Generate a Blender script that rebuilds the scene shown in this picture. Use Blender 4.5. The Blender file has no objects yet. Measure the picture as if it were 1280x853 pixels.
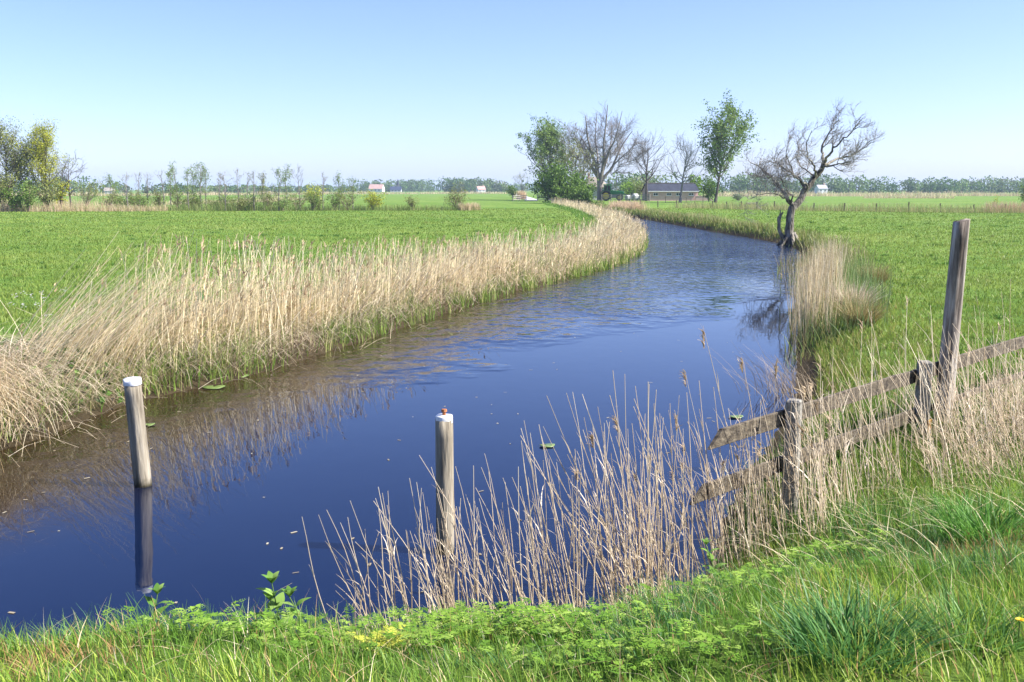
import bpy, bmesh, math, random
import numpy as np
from mathutils import Vector, Matrix

random.seed(5)
rng = np.random.default_rng(11)
scene = bpy.context.scene
COL = scene.collection
R = math.radians

# ------------------------------------------------------------------ camera
CAM_Z, FPX, PITCH = 2.8, 1250.0, R(8.64)
cd = bpy.data.cameras.new('camera')
cam = bpy.data.objects.new('camera', cd)
COL.objects.link(cam)
cam.location = (0, 0, CAM_Z)
cam.rotation_euler = (R(90) - PITCH, 0, 0)
cd.sensor_width = 36.0
cd.lens = FPX * 36.0 / 1280.0
cd.clip_start, cd.clip_end = 0.05, 9000
scene.camera = cam
CP, SP = math.cos(PITCH), math.sin(PITCH)


def ray(px, py):
    u, v = (px - 640) / FPX, (426.5 - py) / FPX
    return np.array([u, CP + v * SP, -SP + v * CP])


def G(px, py, z=0.0):
    """ground point (on the level z) seen at a photo position"""
    d = ray(px, py)
    k = (z - CAM_Z) / d[2]
    return np.array([d[0] * k, d[1] * k, z])


def A(px, py, y):
    """point at distance y seen at a photo position"""
    d = ray(px, py)
    k = y / d[1]
    return np.array([d[0] * k, y, CAM_Z + d[2] * k])


def project(P):
    x, y, z = P[:, 0], P[:, 1], P[:, 2] - CAM_Z
    f = y * CP - z * SP
    u = y * SP + z * CP
    f = np.where(f < .05, .05, f)
    return 640 + FPX * x / f, 426.5 - FPX * u / f


# ------------------------------------------------------------------ tagging
def tag(o, label=None, cat=None, group=None, kind=None):
    if label: o['label'] = label
    if cat: o['category'] = cat
    if group: o['group'] = group
    if kind: o['kind'] = kind
    return o


def empty(name, loc, rz=0, label=None, cat=None, group=None):
    o = bpy.data.objects.new(name, None)
    o.empty_display_size = .2
    COL.objects.link(o)
    o.location = loc
    o.rotation_euler = (0, 0, rz)
    return tag(o, label, cat, group)


# ------------------------------------------------------------------ materials
def nt(m):
    m.use_nodes = True
    t = m.node_tree
    t.nodes.clear()
    return t, t.nodes, t.links


def foliage_mat(name, trans=.35, rough=.6, spec=.25):
    m = bpy.data.materials.new(name)
    t, N, L = nt(m)
    out = N.new('ShaderNodeOutputMaterial')
    at = N.new('ShaderNodeAttribute'); at.attribute_name = 'col'
    p = N.new('ShaderNodeBsdfPrincipled')
    p.inputs['Roughness'].default_value = rough
    p.inputs['Specular IOR Level'].default_value = spec
    tr = N.new('ShaderNodeBsdfTranslucent')
    mx = N.new('ShaderNodeMixShader'); mx.inputs[0].default_value = trans
    L.new(at.outputs['Color'], p.inputs['Base Color'])
    L.new(at.outputs['Color'], tr.inputs['Color'])
    L.new(p.outputs[0], mx.inputs[1]); L.new(tr.outputs[0], mx.inputs[2])
    L.new(mx.outputs[0], out.inputs[0])
    return m


def noise_mat(name, stops, scale=4, detail=6, rough=.85, stretch=(1, 1, 1), bump=.3, bump_scale=None, dist=0.02, spec=.3, fine=None):
    """colour ramp over stretched noise, with bump; stops = [(pos, rgb)]"""
    m = bpy.data.materials.new(name)
    t, N, L = nt(m)
    out = N.new('ShaderNodeOutputMaterial')
    p = N.new('ShaderNodeBsdfPrincipled')
    p.inputs['Roughness'].default_value = rough
    p.inputs['Specular IOR Level'].default_value = spec
    tc = N.new('ShaderNodeTexCoord')
    mp = N.new('ShaderNodeMapping'); mp.inputs['Scale'].default_value = stretch
    L.new(tc.outputs['Object'], mp.inputs[0])
    nz = N.new('ShaderNodeTexNoise'); nz.inputs['Scale'].default_value = scale; nz.inputs['Detail'].default_value = detail
    nz.inputs['Roughness'].default_value = .65
    L.new(mp.outputs[0], nz.inputs['Vector'])
    rp = N.new('ShaderNodeValToRGB')
    e = rp.color_ramp.elements
    while len(e) < len(stops): e.new(.5)
    for k, (pos, c) in enumerate(stops):
        e[k].position = pos; e[k].color = (*c, 1)
    L.new(nz.outputs[0], rp.inputs[0])
    L.new(rp.outputs[0], p.inputs['Base Color'])
    n2 = N.new('ShaderNodeTexNoise'); n2.inputs['Scale'].default_value = bump_scale or scale * 3; n2.inputs['Detail'].default_value = 8
    L.new(mp.outputs[0], n2.inputs['Vector'])
    bp = N.new('ShaderNodeBump'); bp.inputs['Strength'].default_value = bump; bp.inputs['Distance'].default_value = dist
    L.new(n2.outputs[0], bp.inputs['Height']); L.new(bp.outputs[0], p.inputs['Normal'])
    L.new(p.outputs[0], out.inputs[0])
    return m


def plain_mat(name, c, rough=.6, metal=0, spec=.4):
    d = [max(0, v * .8) for v in c]
    m = noise_mat(name, [(.3, d), (.7, c)], scale=5, rough=rough, bump=.08, spec=spec)
    m.node_tree.nodes['Principled BSDF'].inputs['Metallic'].default_value = metal
    return m


M = {}
M['leaf'] = foliage_mat('leaf_material', .35, .55, .2)
M['grass'] = foliage_mat('grass_material', .4, .5, .3)
M['reed'] = foliage_mat('dry_reed_material', .3, .6, .25)
M['pad'] = foliage_mat('lily_pad_material', .1, .3, .5)
M['bark'] = noise_mat('grey_bark', [(.3, (.06, .05, .045)), (.5, (.16, .14, .125)), (.72, (.30, .27, .24))], 5, 8, .9, (1, 1, .25), .8, 14, .04)
M['pale_bark'] = noise_mat('pale_bark', [(.3, (.13, .115, .10)), (.7, (.34, .30, .26))], 2, 8, .9, (1, 1, .3), .5, 6, .05)
M['dark_bark'] = noise_mat('dark_bark', [(.3, (.035, .03, .025)), (.7, (.12, .10, .085))], 3, 8, .9, (1, 1, .3), .6, 10, .04)
M['willow_bark'] = noise_mat('weathered_willow_bark', [(.34, (.035, .03, .023)), (.46, (.12, .105, .085)), (.56, (.25, .225, .185)), (.72, (.44, .405, .34))], 5, 10, .9, (1, 1, .3), 1.0, 12, .10)
M['twig'] = noise_mat('grey_twigs', [(.3, (.12, .105, .10)), (.7, (.25, .225, .21))], 1.5, 3, .9, bump=0)
M['brown_twig'] = noise_mat('brown_twigs', [(.3, (.14, .10, .075)), (.7, (.25, .19, .15))], 1.5, 3, .9, bump=0)
M['wood'] = noise_mat('weathered_board', [(.3, (.02, .016, .012)), (.44, (.07, .056, .04)), (.58, (.14, .115, .08)), (.78, (.25, .215, .155))], 5, 9, .85, (.6, 5, 5), .7, 14, .012)
M['post_wood'] = noise_mat('grey_mooring_wood', [(.32, (.07, .055, .038)), (.45, (.21, .18, .13)), (.56, (.28, .245, .185)), (.72, (.40, .36, .29))], 16, 9, .85, (1, 1, .10), 1.0, 30, .015)
_m = M['post_wood']; _t = _m.node_tree; _N, _L = _t.nodes, _t.links     # wet, algae stained foot at the water line
_p = _N['Principled BSDF']; _src = _p.inputs['Base Color'].links[0].from_socket
_tc = _N.new('ShaderNodeTexCoord'); _sx = _N.new('ShaderNodeSeparateXYZ'); _L.new(_tc.outputs['Object'], _sx.inputs[0])
_nz = _N.new('ShaderNodeTexNoise'); _nz.inputs['Scale'].default_value = 12; _L.new(_tc.outputs['Object'], _nz.inputs['Vector'])
_a = _N.new('ShaderNodeMath'); _a.operation = 'MULTIPLY_ADD'; _a.inputs[1].default_value = .16; _L.new(_nz.outputs[0], _a.inputs[0]); _L.new(_sx.outputs[2], _a.inputs[2])
_r = _N.new('ShaderNodeValToRGB'); _r.color_ramp.elements[0].position = .10; _r.color_ramp.elements[0].color = (1, 1, 1, 1); _r.color_ramp.elements[1].position = .17; _r.color_ramp.elements[1].color = (0, 0, 0, 1)
_L.new(_a.outputs[0], _r.inputs[0])
_x = _N.new('ShaderNodeMix'); _x.data_type = 'RGBA'; _x.inputs[7].default_value = (.035, .03, .015, 1)
_L.new(_r.outputs[0], _x.inputs[0]); _L.new(_src, _x.inputs[6]); _L.new(_x.outputs[2], _p.inputs['Base Color'])
M['old_post'] = noise_mat('old_split_post', [(.36, (.05, .038, .03)), (.44, (.20, .165, .135)), (.52, (.38, .34, .29)), (.66, (.60, .55, .48))], 7, 9, .9, (1, 1, .1), 1.0, 12, .03)
M['concrete'] = noise_mat('speckled_concrete', [(.3, (.09, .082, .07)), (.5, (.21, .195, .165)), (.7, (.36, .335, .29))], 40, 10, .95, bump=.7, bump_scale=70, dist=.006)
M['white'] = noise_mat('white_paint', [(.3, (.38, .37, .34)), (.42, (.66, .66, .65)), (.55, (.74, .74, .75))], 22, 6, .5, bump=.15, dist=.004)
M['rust'] = noise_mat('rusty_iron', [(.3, (.16, .05, .02)), (.7, (.42, .17, .07))], 40, 6, .8, bump=.4, dist=.003)
M['ochre'] = noise_mat('ochre_lichen_plate', [(.35, (.24, .10, .015)), (.7, (.46, .25, .03))], 18, 6, .8, bump=.3, dist=.004)
M['brick'] = noise_mat('brick_wall', [(.3, (.46, .29, .25)), (.7, (.60, .43, .385))], 2, 6, .9, bump=.2)
M['slate'] = noise_mat('dark_slate_roof', [(.3, (.018, .022, .036)), (.7, (.04, .046, .07))], 1.2, 4, .75, bump=.15)
M['thatch'] = noise_mat('thatch', [(.3, (.17, .145, .12)), (.7, (.29, .255, .215))], 4, 6, .95, bump=.5)
M['red_tile'] = noise_mat('red_tile_roof', [(.3, (.36, .22, .19)), (.7, (.46, .31, .27))], 1, 4, .8, bump=.1)
M['glass'] = plain_mat('dark_window_glass', (.03, .035, .045), .12, 0, .6)
M['tractor'] = plain_mat('green_tractor_paint', (.02, .20, .05), .35)
M['yellow'] = plain_mat('yellow_rim_paint', (.75, .55, .03), .4)
M['tyre'] = plain_mat('black_rubber', (.022, .022, .022), .8)
M['steel'] = plain_mat('grey_steel', (.3, .3, .31), .5)
M['fence_wood'] = noise_mat('silver_rail_wood', [(.3, (.16, .14, .12)), (.7, (.36, .33, .29))], 2, 6, .9, bump=.2)
M['dark_wood'] = noise_mat('dark_stake_wood', [(.3, (.05, .04, .035)), (.7, (.15, .125, .10))], 3, 6, .9, bump=.2)
M['flower'] = plain_mat('white_petals', (.75, .70, .76), .6)
M['yellow_petal'] = plain_mat('yellow_petals', (.85, .60, .02), .6)
M['path'] = noise_mat('concrete_track', [(.3, (.36, .36, .38)), (.7, (.5, .5, .52))], .6, 6, .8, bump=.1)


# ------------------------------------------------------------------ numpy meshes
def mesh_np(name, V, quads=None, tris=None, mat=None, parent=None, col=None, smooth=True):
    me = bpy.data.meshes.new(name)
    V = np.asarray(V, dtype=np.float32).reshape(-1, 3)
    parts, tot = [], []
    if quads is not None and len(quads):
        parts.append(np.asarray(quads, dtype=np.int32).ravel()); tot.append(np.full(len(quads), 4, np.int32))
    if tris is not None and len(tris):
        parts.append(np.asarray(tris, dtype=np.int32).ravel()); tot.append(np.full(len(tris), 3, np.int32))
    loops = np.concatenate(parts); tot = np.concatenate(tot)
    start = np.concatenate([[0], np.cumsum(tot)[:-1]]).astype(np.int32)
    me.vertices.add(len(V)); me.vertices.foreach_set('co', V.ravel())
    me.loops.add(len(loops)); me.loops.foreach_set('vertex_index', loops)
    me.polygons.add(len(tot)); me.polygons.foreach_set('loop_start', start)
    me.polygons.foreach_set('use_smooth', np.full(len(tot), smooth, dtype=bool))
    me.update(calc_edges=True)
    if col is not None:
        a = me.color_attributes.new('col', 'FLOAT_COLOR', 'POINT')
        c = np.ones((len(V), 4), np.float32); c[:, :3] = col
        a.data.foreach_set('color', c.ravel())
    if mat: me.materials.append(mat)
    o = bpy.data.objects.new(name, me)
    COL.objects.link(o)
    if parent: o.parent = parent
    return o


def ribbons(B, Ln, W, az, ldir, lean, droop, K=3, pw=1.7, tip=.12):
    """grass blades / flat stems: returns V (N,K+1,2,3)"""
    n = len(B)
    t = np.linspace(0, 1, K + 1)[None, :]
    Ln = np.broadcast_to(Ln, (n,))[:, None]; lean = np.broadcast_to(lean, (n,))[:, None]
    droop = np.broadcast_to(droop, (n,))[:, None]; W = np.broadcast_to(W, (n,))[:, None]
    hor = Ln * lean * t ** pw
    ver = Ln * (t - droop * t ** 2) * np.sqrt(np.clip(1 - .55 * lean ** 2, .1, 1))
    P = np.empty((n, K + 1, 3))
    P[..., 0] = B[:, None, 0] + hor * np.cos(ldir)[:, None]
    P[..., 1] = B[:, None, 1] + hor * np.sin(ldir)[:, None]
    P[..., 2] = B[:, None, 2] + ver
    w = W * .5 * np.clip(1 - t ** 1.6, tip, 1)
    V = np.empty((n, K + 1, 2, 3))
    dx, dy = np.cos(az)[:, None] * w, np.sin(az)[:, None] * w
    for s, sg in ((0, -1), (1, 1)):
        V[:, :, s, 0] = P[..., 0] + sg * dx
        V[:, :, s, 1] = P[..., 1] + sg * dy
        V[:, :, s, 2] = P[..., 2]
    return V, P


def ribbon_faces(n, K, off=0):
    i = np.arange(n)[:, None] * (K + 1) * 2 + np.arange(K)[None, :] * 2 + off
    return np.stack([i, i + 1, i + 3, i + 2], -1).reshape(-1, 4)


class Acc:
    """collects vertex / quad / colour arrays for one mesh"""
    def __init__(s): s.V, s.Q, s.C, s.n = [], [], [], 0
    def add(s, V, Q, C):
        V = V.reshape(-1, 3)
        s.V.append(V); s.Q.append(Q + s.n); s.C.append(np.broadcast_to(C, (len(V), 3))); s.n += len(V)
    def blades(s, B, Ln, W, lean=.3, ldir=None, droop=.15, K=3, col=None, tipcol=None, pw=1.7, tip=.12, face=None):
        n = len(B)
        if n == 0: return None
        az = rng.uniform(0, math.pi, n) if face is None else face
        if ldir is None: ldir = rng.uniform(0, 2 * math.pi, n)
        V, P = ribbons(B, Ln, W, az, ldir, lean, droop, K, pw, tip)
        if tipcol is None:
            C = np.broadcast_to(col[:, None, None, :], (n, K + 1, 2, 3))
        else:
            t = np.linspace(0, 1, K + 1)[None, :, None, None]
            C = col[:, None, None, :] * (1 - t) + tipcol[:, None, None, :] * t
            C = np.broadcast_to(C, (n, K + 1, 2, 3))
        s.add(V, ribbon_faces(n, K), C.reshape(-1, 3))
        return P
    def tubes(s, P, Rd, sides=4, col=None):
        V, Q = tube_arrays(P, Rd, sides)
        C = np.repeat(col, P.shape[1] * sides, 0) if col is not None else np.zeros((len(V), 3))
        s.add(V, Q, C)
    def leaves(s, Pt, size, col, up=0.0, aspect=.6):
        n = len(Pt)
        a = rng.normal(size=(n, 3)); a /= np.linalg.norm(a, axis=1)[:, None]
        b = rng.normal(size=(n, 3)); b[:, 2] *= (1 - up)
        b -= a * (a * b).sum(1)[:, None]; b /= np.linalg.norm(b, axis=1)[:, None] + 1e-9
        sz = np.broadcast_to(size, (n,))[:, None]
        V = np.stack([Pt - a * sz * .5, Pt + b * sz * aspect * .5, Pt + a * sz * .5, Pt - b * sz * aspect * .5], 1)
        Q = np.arange(n)[:, None] * 4 + np.arange(4)[None, :]
        s.add(V, Q, np.repeat(col, 4, 0))
    def build(s, name, mat, parent=None, smooth=True, use_col=True):
        return mesh_np(name, np.concatenate(s.V), np.concatenate(s.Q), None, mat, parent, np.concatenate(s.C) if use_col else None, smooth)


def tube_arrays(P, Rd, sides=5):
    P = np.asarray(P, float)
    n, K, _ = P.shape
    T = np.gradient(P, axis=1)
    T /= np.linalg.norm(T, axis=2)[..., None] + 1e-9
    ref = np.where(np.abs(T[:, :1, 2:3]) > .9, np.array([[[1., 0, 0]]]), np.array([[[0, 0, 1.]]]))
    ref = np.broadcast_to(ref, T.shape)
    U = np.cross(T, ref); U /= np.linalg.norm(U, axis=2)[..., None] + 1e-9
    W = np.cross(T, U)
    a = np.linspace(0, 2 * math.pi, sides, endpoint=False)
    V = P[:, :, None, :] + Rd[:, :, None, None] * (np.cos(a)[None, None, :, None] * U[:, :, None, :] + np.sin(a)[None, None, :, None] * W[:, :, None, :])
    i = (np.arange(n)[:, None, None] * K + np.arange(K - 1)[None, :, None]) * sides
    j = np.arange(sides)[None, None, :]; j2 = (j + 1) % sides
    Q = np.stack([i + j, i + j2, i + sides + j2, i + sides + j], -1).reshape(-1, 4)
    return V.reshape(-1, 3), Q


def mixcol(n, stops, jit=.06, t=None):
    stops = np.array(stops, float)
    t = rng.random(n) if t is None else np.clip(t, 0, 1)
    x = t * (len(stops) - 1)
    i = np.clip(x.astype(int), 0, len(stops) - 2)
    f = (x - i)[:, None]
    c = stops[i] * (1 - f) + stops[i + 1] * f
    return np.clip(c * rng.normal(1, jit, (n, 1)), .003, .9)


def vnoise(x, y, s=1.0, seed=0):
    """cheap smooth value noise in 0..1"""
    x = np.asarray(x) * s + seed * 17.3; y = np.asarray(y) * s - seed * 9.1
    xi, yi = np.floor(x).astype(int), np.floor(y).astype(int)
    fx, fy = x - xi, y - yi
    fx, fy = fx * fx * (3 - 2 * fx), fy * fy * (3 - 2 * fy)
    def h(a, b):
        v = np.sin(a * 127.1 + b * 311.7 + seed * 3.7) * 43758.5453
        return v - np.floor(v)
    return (h(xi, yi) * (1 - fx) + h(xi + 1, yi) * fx) * (1 - fy) + (h(xi, yi + 1) * (1 - fx) + h(xi + 1, yi + 1) * fx) * fy


def sstep(a, b, x):
    t = np.clip((x - a) / (b - a), 0, 1)
    return t * t * (3 - 2 * t)


# ------------------------------------------------------------------ river outline and terrain
LEFT = [G(px, py) for px, py in ((0, 562), (60, 542), (110, 522), (150, 508), (210, 492), (270, 480), (330, 464), (400, 442), (470, 420), (540, 396),
                                 (600, 377), (650, 362), (700, 349), (745, 336), (778, 322), (792, 309), (793, 299), (782, 286), (757, 274), (722, 263))]
LEFT = [p[:2] for p in LEFT] + [np.array((8.0, 160.)), np.array((9.5, 185.))]
RIGHT = [np.array((15.5, 187.)), np.array((13.2, 160.)), np.array((11.8, 140.))] + [G(px, py)[:2] for px, py in ((760, 267), (785, 271.5), (815, 276), (860, 284), (905, 292), (945, 298.5), (972, 304), (992, 309), (1003, 317),
                                 (1006, 330), (1006, 350), (1004, 375), (1002, 400), (1000, 430), (1000, 460), (998, 490), (988, 520))]
RIGHT += [np.array(p) for p in ((2.35, 9.5), (1.85, 8.2), (1.62, 7.4), (1.35, 6.75), (.95, 6.3), (.45, 5.95), (0, 5.72), (-1, 5.55), (-2.2, 5.4), (-4, 5.25), (-7, 5.1), (-13, 4.6), (-26, 4.2))]
LEFT = [np.array((-26, 8.5)), np.array((-14, 7.6)), np.array((-8.5, 8.0)), np.array((-6.3, 9.2))] + LEFT
RIVER = np.array(LEFT + RIGHT)


def catmull(pts, per=4):
    pts = np.array(pts, float)
    ext = np.vstack([2 * pts[0] - pts[1], pts, 2 * pts[-1] - pts[-2]])
    out = []
    for i in range(len(pts) - 1):
        p0, p1, p2, p3 = ext[i:i + 4]
        for t in np.linspace(0, 1, per, endpoint=False):
            out.append(.5 * ((2 * p1) + (-p0 + p2) * t + (2 * p0 - 5 * p1 + 4 * p2 - p3) * t * t + (-p0 + 3 * p1 - 3 * p2 + p3) * t ** 3))
    out.append(pts[-1])
    return np.array(out)


LEFT_S = catmull(LEFT, 4)
RIGHT_S = catmull(RIGHT, 4)
RIVER = np.vstack([LEFT_S, RIGHT_S])


def river_sd(x, y):
    """signed distance to the water's edge, negative in the water"""
    x, y = np.asarray(x, float).ravel(), np.asarray(y, float).ravel()
    best = np.full(x.shape, 1e9); inside = np.zeros(x.shape, bool)
    a = RIVER; b = np.roll(RIVER, -1, 0)
    for (ax, ay), (bx, by) in zip(a, b):
        dx, dy = bx - ax, by - ay
        l2 = dx * dx + dy * dy + 1e-12
        t = np.clip(((x - ax) * dx + (y - ay) * dy) / l2, 0, 1)
        d = (x - ax - t * dx) ** 2 + (y - ay - t * dy) ** 2
        np.minimum(best, d, out=best)
        c = ((ay > y) != (by > y))
        if dy != 0:
            inside ^= c & (x < dx * (y - ay) / dy + ax)
    d = np.sqrt(best)
    return np.where(inside, -d, d)


DAM = ((-40., 3.55), (.6, 3.75), (3.3, 6.35), (40., 42.))


def dam_d(x, y):
    """distance beyond the edge of the near embankment (negative on top of it)"""
    ye = np.where(x < .6, 3.75 + (x - .6) * .005, 3.75 + (x - .6) * .62)
    return (y - ye) * np.where(x < .6, 1, .85)


def height(x, y, sd=None):
    x, y = np.asarray(x, float), np.asarray(y, float)
    if sd is None: sd = river_sd(x, y).reshape(x.shape)
    land = .47 + .05 * (vnoise(x, y, .35, 1) - .5) + .14 * (vnoise(x, y, .05, 2) - .5) * sstep(10, 40, y)
    dd = dam_d(x, y)
    land = land + (.62 - .0 * x) * (1 - sstep(-.9, 1.9, dd)) + .12 * (1 - sstep(-3, -.6, dd))
    land = land + .10 * (vnoise(x, y, 1.3, 3) - .5) * (1 - sstep(8, 30, y))
    side = sstep(3, 9, x - .1 * y)
    w = (1.15 - .45 * sstep(30, 45, y)) + .5 * (vnoise(x, y, .4, 5) - .5) - .35 * (x < .3 * y - 3.0) * (y > 8) * (y < 30)
    w = np.maximum(w, .35)
    up = land * sstep(-.08, 1, sd / w) ** .8
    bed = -.9 * sstep(0, 1.6, -sd)
    z = np.where(sd > 0, up, bed)
    return z


def grid_axis(*segs):
    out = [np.array([segs[0][0]])]
    for a, b, s in segs:
        n = max(1, int(round((b - a) / s)))
        out.append(np.linspace(a, b, n + 1)[1:])
    return np.concatenate(out)


def outward(start, step, end, ratio=1.25):
    v, out = start, []
    while v < end:
        v += step; step *= ratio; out.append(v)
    return np.array(out)


xs = np.concatenate([-outward(28, .5, 3200)[::-1], grid_axis((-28, -9, .45), (-9, 9, .14), (9, 30, .3)), outward(30, .5, 3200)])
ys = np.concatenate([-outward(3, 1, 400)[::-1], grid_axis((-3, 2, .5), (2, 14, .12), (14, 40, .24), (40, 110, .5), (110, 200, 1)), outward(200, 1.3, 4200)])
X, Y = np.meshgrid(xs, ys)
Z = height(X.ravel(), Y.ravel()).reshape(X.shape)
nx, ny = len(xs), len(ys)
i = (np.arange(ny - 1)[:, None] * nx + np.arange(nx - 1)[None, :])
Q = np.stack([i, i + 1, i + nx + 1, i + nx], -1).reshape(-1, 4)

# ground material: grass turf, brown soil at the water's edge
gm = bpy.data.materials.new('grassland')
t, N, L = nt(gm)
out = N.new('ShaderNodeOutputMaterial'); p = N.new('ShaderNodeBsdfPrincipled')
p.inputs['Roughness'].default_value = .9; p.inputs['Specular IOR Level'].default_value = .1
tc = N.new('ShaderNodeTexCoord')


def noise(scale, detail=6, rough=.6, vec=None, stretch=None):
    n = N.new('ShaderNodeTexNoise'); n.inputs['Scale'].default_value = scale; n.inputs['Detail'].default_value = detail
    n.inputs['Roughness'].default_value = rough
    src = vec or tc.outputs['Object']
    if stretch:
        mp = N.new('ShaderNodeMapping'); mp.inputs['Scale'].default_value = stretch
        L.new(src, mp.inputs[0]); src = mp.outputs[0]
    L.new(src, n.inputs['Vector'])
    return n.outputs[0]


def ramp(src, stops):
    r = N.new('ShaderNodeValToRGB'); e = r.color_ramp.elements
    while len(e) < len(stops): e.new(.5)
    for k, (pos, c) in enumerate(stops):
        e[k].position = pos; e[k].color = (*c, 1) if len(c) == 3 else c
    L.new(src, r.inputs[0])
    return r.outputs[0]


def mix(fac, a, b, mode='MIX'):
    m = N.new('ShaderNodeMix'); m.data_type = 'RGBA'; m.blend_type = mode
    for s, v in ((0, fac), (6, a), (7, b)):
        if isinstance(v, (int, float)): m.inputs[s].default_value = v
        elif isinstance(v, tuple): m.inputs[s].default_value = (*v, 1)
        else: L.new(v, m.inputs[s])
    return m.outputs[2]


big = mix(.5, ramp(noise(.07, 5, .6, None, (.5, 1.6, 1)), [(.3, (.075, .165, .022)), (.5, (.135, .23, .040)), (.68, (.23, .285, .075))]), ramp(noise(.45, 6, .65), [(.32, (.07, .155, .020)), (.5, (.13, .23, .038)), (.7, (.23, .29, .07))]))
fine = ramp(noise(1.7, 8, .75), [(.3, (.45, .5, .4)), (.5, (.95, .95, .95)), (.72, (1.3, 1.22, 1.2))])
c1 = mix(1.0, big, fine, 'MULTIPLY')
fine2 = ramp(noise(14, 6, .7), [(.3, (.6, .62, .55)), (.7, (1.25, 1.2, 1.2))])
c1 = mix(.8, c1, fine2, 'MULTIPLY')
soil = ramp(noise(5, 8, .7), [(.3, (.03, .022, .012)), (.7, (.085, .065, .035))])
at = N.new('ShaderNodeAttribute'); at.attribute_name = 'soil'
c2 = mix(at.outputs['Fac'], c1, soil)
L.new(c2, p.inputs['Base Color'])
bp = N.new('ShaderNodeBump'); bp.inputs['Strength'].default_value = .9; bp.inputs['Distance'].default_value = .12
L.new(noise(5, 9, .75), bp.inputs['Height']); L.new(bp.outputs[0], p.inputs['Normal'])
L.new(p.outputs[0], out.inputs[0])
ground = mesh_np('ground', np.stack([X, Y, Z], -1), Q, None, gm)
tag(ground, kind='structure')
sdg = river_sd(X.ravel(), Y.ravel())
soilv = np.clip(1 - sstep(.15, .75, sdg + .5 * (vnoise(X.ravel(), Y.ravel(), 1.1, 7) - .5)), 0, 1)
a = ground.data.attributes.new('soil', 'FLOAT', 'POINT'); a.data.foreach_set('value', soilv.astype(np.float32))

# water
wm = bpy.data.materials.new('canal_water')
t, N, L = nt(wm)
out = N.new('ShaderNodeOutputMaterial'); p = N.new('ShaderNodeBsdfPrincipled')
tc = N.new('ShaderNodeTexCoord')
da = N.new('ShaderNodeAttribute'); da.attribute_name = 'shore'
p.inputs['Specular Tint'].default_value = (.42, .58, 1, 1)
p.inputs['Roughness'].default_value = .015
p.inputs['IOR'].default_value = 1.45
sx = N.new('ShaderNodeSeparateXYZ'); L.new(tc.outputs['Object'], sx.inputs[0])


def math_node(op, a, b=0.0, clamp=False):
    m = N.new('ShaderNodeMath'); m.operation = op; m.use_clamp = clamp
    for k, v in ((0, a), (1, b)):
        if isinstance(v, (int, float)): m.inputs[k].default_value = v
        else: L.new(v, m.inputs[k])
    return m.outputs[0]


# breeze: the water is ruffled beyond a slanting line, calm in the lee of the near bank
w1 = math_node('SUBTRACT', sx.outputs[1], math_node('MULTIPLY', sx.outputs[0], 1.25))
w1 = math_node('ADD', w1, math_node('MULTIPLY', math_node('SUBTRACT', noise(.25, 4), .5), 12.0))
w1 = math_node('DIVIDE', math_node('SUBTRACT', w1, 16.5), 14.0, True)
patch = ramp(noise(.12, 3), [(.3, (.45, .45, .45)), (.6, (1, 1, 1))])
ruffle = math_node('MULTIPLY', w1, patch)
amp = math_node('ADD', math_node('MULTIPLY', ruffle, 1.0), .006)
rip = math_node('ADD', noise(1.9, 2, .5, None, (1.7, .9, 1)), math_node('MULTIPLY', noise(3.2, 3, .5, None, (1, 1.1, 1)), .45))
L.new(ramp(da.outputs['Fac'], [(0, (.030, .020, .008)), (.30, (.014, .010, .006)), (.62, (.0025, .0075, .028))]), p.inputs['Base Color'])  # shallow peat brown along the left bank, also painting in the reeds' brown reflection
hgt = math_node('MULTIPLY', rip, amp)
bp = N.new('ShaderNodeBump'); bp.inputs['Strength'].default_value = 1.0; bp.inputs['Distance'].default_value = .22
L.new(hgt, bp.inputs['Height']); L.new(bp.outputs[0], p.inputs['Normal'])
L.new(p.outputs[0], out.inputs[0])
wp = RIVER
wx = np.concatenate([np.linspace(-26, -9, 12), grid_axis((-8.7, 16, .3)), np.linspace(16.5, 22, 5)]); wy = np.concatenate([grid_axis((3.6, 30, .3)), grid_axis((30.5, 190, 1))])
WX, WY_ = np.meshgrid(wx, wy); nw = len(wx)
i = (np.arange(len(wy) - 1)[:, None] * nw + np.arange(nw - 1)[None, :])
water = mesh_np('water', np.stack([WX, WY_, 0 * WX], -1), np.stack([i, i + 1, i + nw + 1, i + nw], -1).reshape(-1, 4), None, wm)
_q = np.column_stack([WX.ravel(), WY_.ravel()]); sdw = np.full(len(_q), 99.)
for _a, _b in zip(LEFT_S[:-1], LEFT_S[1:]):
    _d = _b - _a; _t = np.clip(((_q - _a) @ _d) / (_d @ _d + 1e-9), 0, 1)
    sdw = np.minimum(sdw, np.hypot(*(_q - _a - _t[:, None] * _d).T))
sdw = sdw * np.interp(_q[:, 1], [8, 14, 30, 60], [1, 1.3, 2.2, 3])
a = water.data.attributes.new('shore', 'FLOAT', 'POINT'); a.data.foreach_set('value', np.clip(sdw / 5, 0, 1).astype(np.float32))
tag(water, kind='structure')


def hz(x, y):
    return float(height(np.array([x]), np.array([y]))[0])


def on_ground(px, py):
    """ground point seen at a photo position, on the real terrain"""
    z = .5
    for _ in range(6):
        g = G(px, py, z); z = hz(g[0], g[1])
    return np.array([g[0], g[1], z])


# ------------------------------------------------------------------ scatter helpers
def along(poly, n, weight=None, side=1):
    """n random points on a polyline: (xy, normal, arc length)"""
    d = np.diff(poly, axis=0); l = np.linalg.norm(d, axis=1)
    mid = (poly[1:] + poly[:-1]) / 2
    w = l * (weight(mid) if weight is not None else 1)
    k = rng.choice(len(l), n, p=w / w.sum())
    f = rng.random(n)[:, None]
    p = poly[k] + d[k] * f
    tn = d[k] / (l[k][:, None] + 1e-9)
    nrm = np.stack([-tn[:, 1], tn[:, 0]], 1) * side
    return p, nrm, tn


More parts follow.
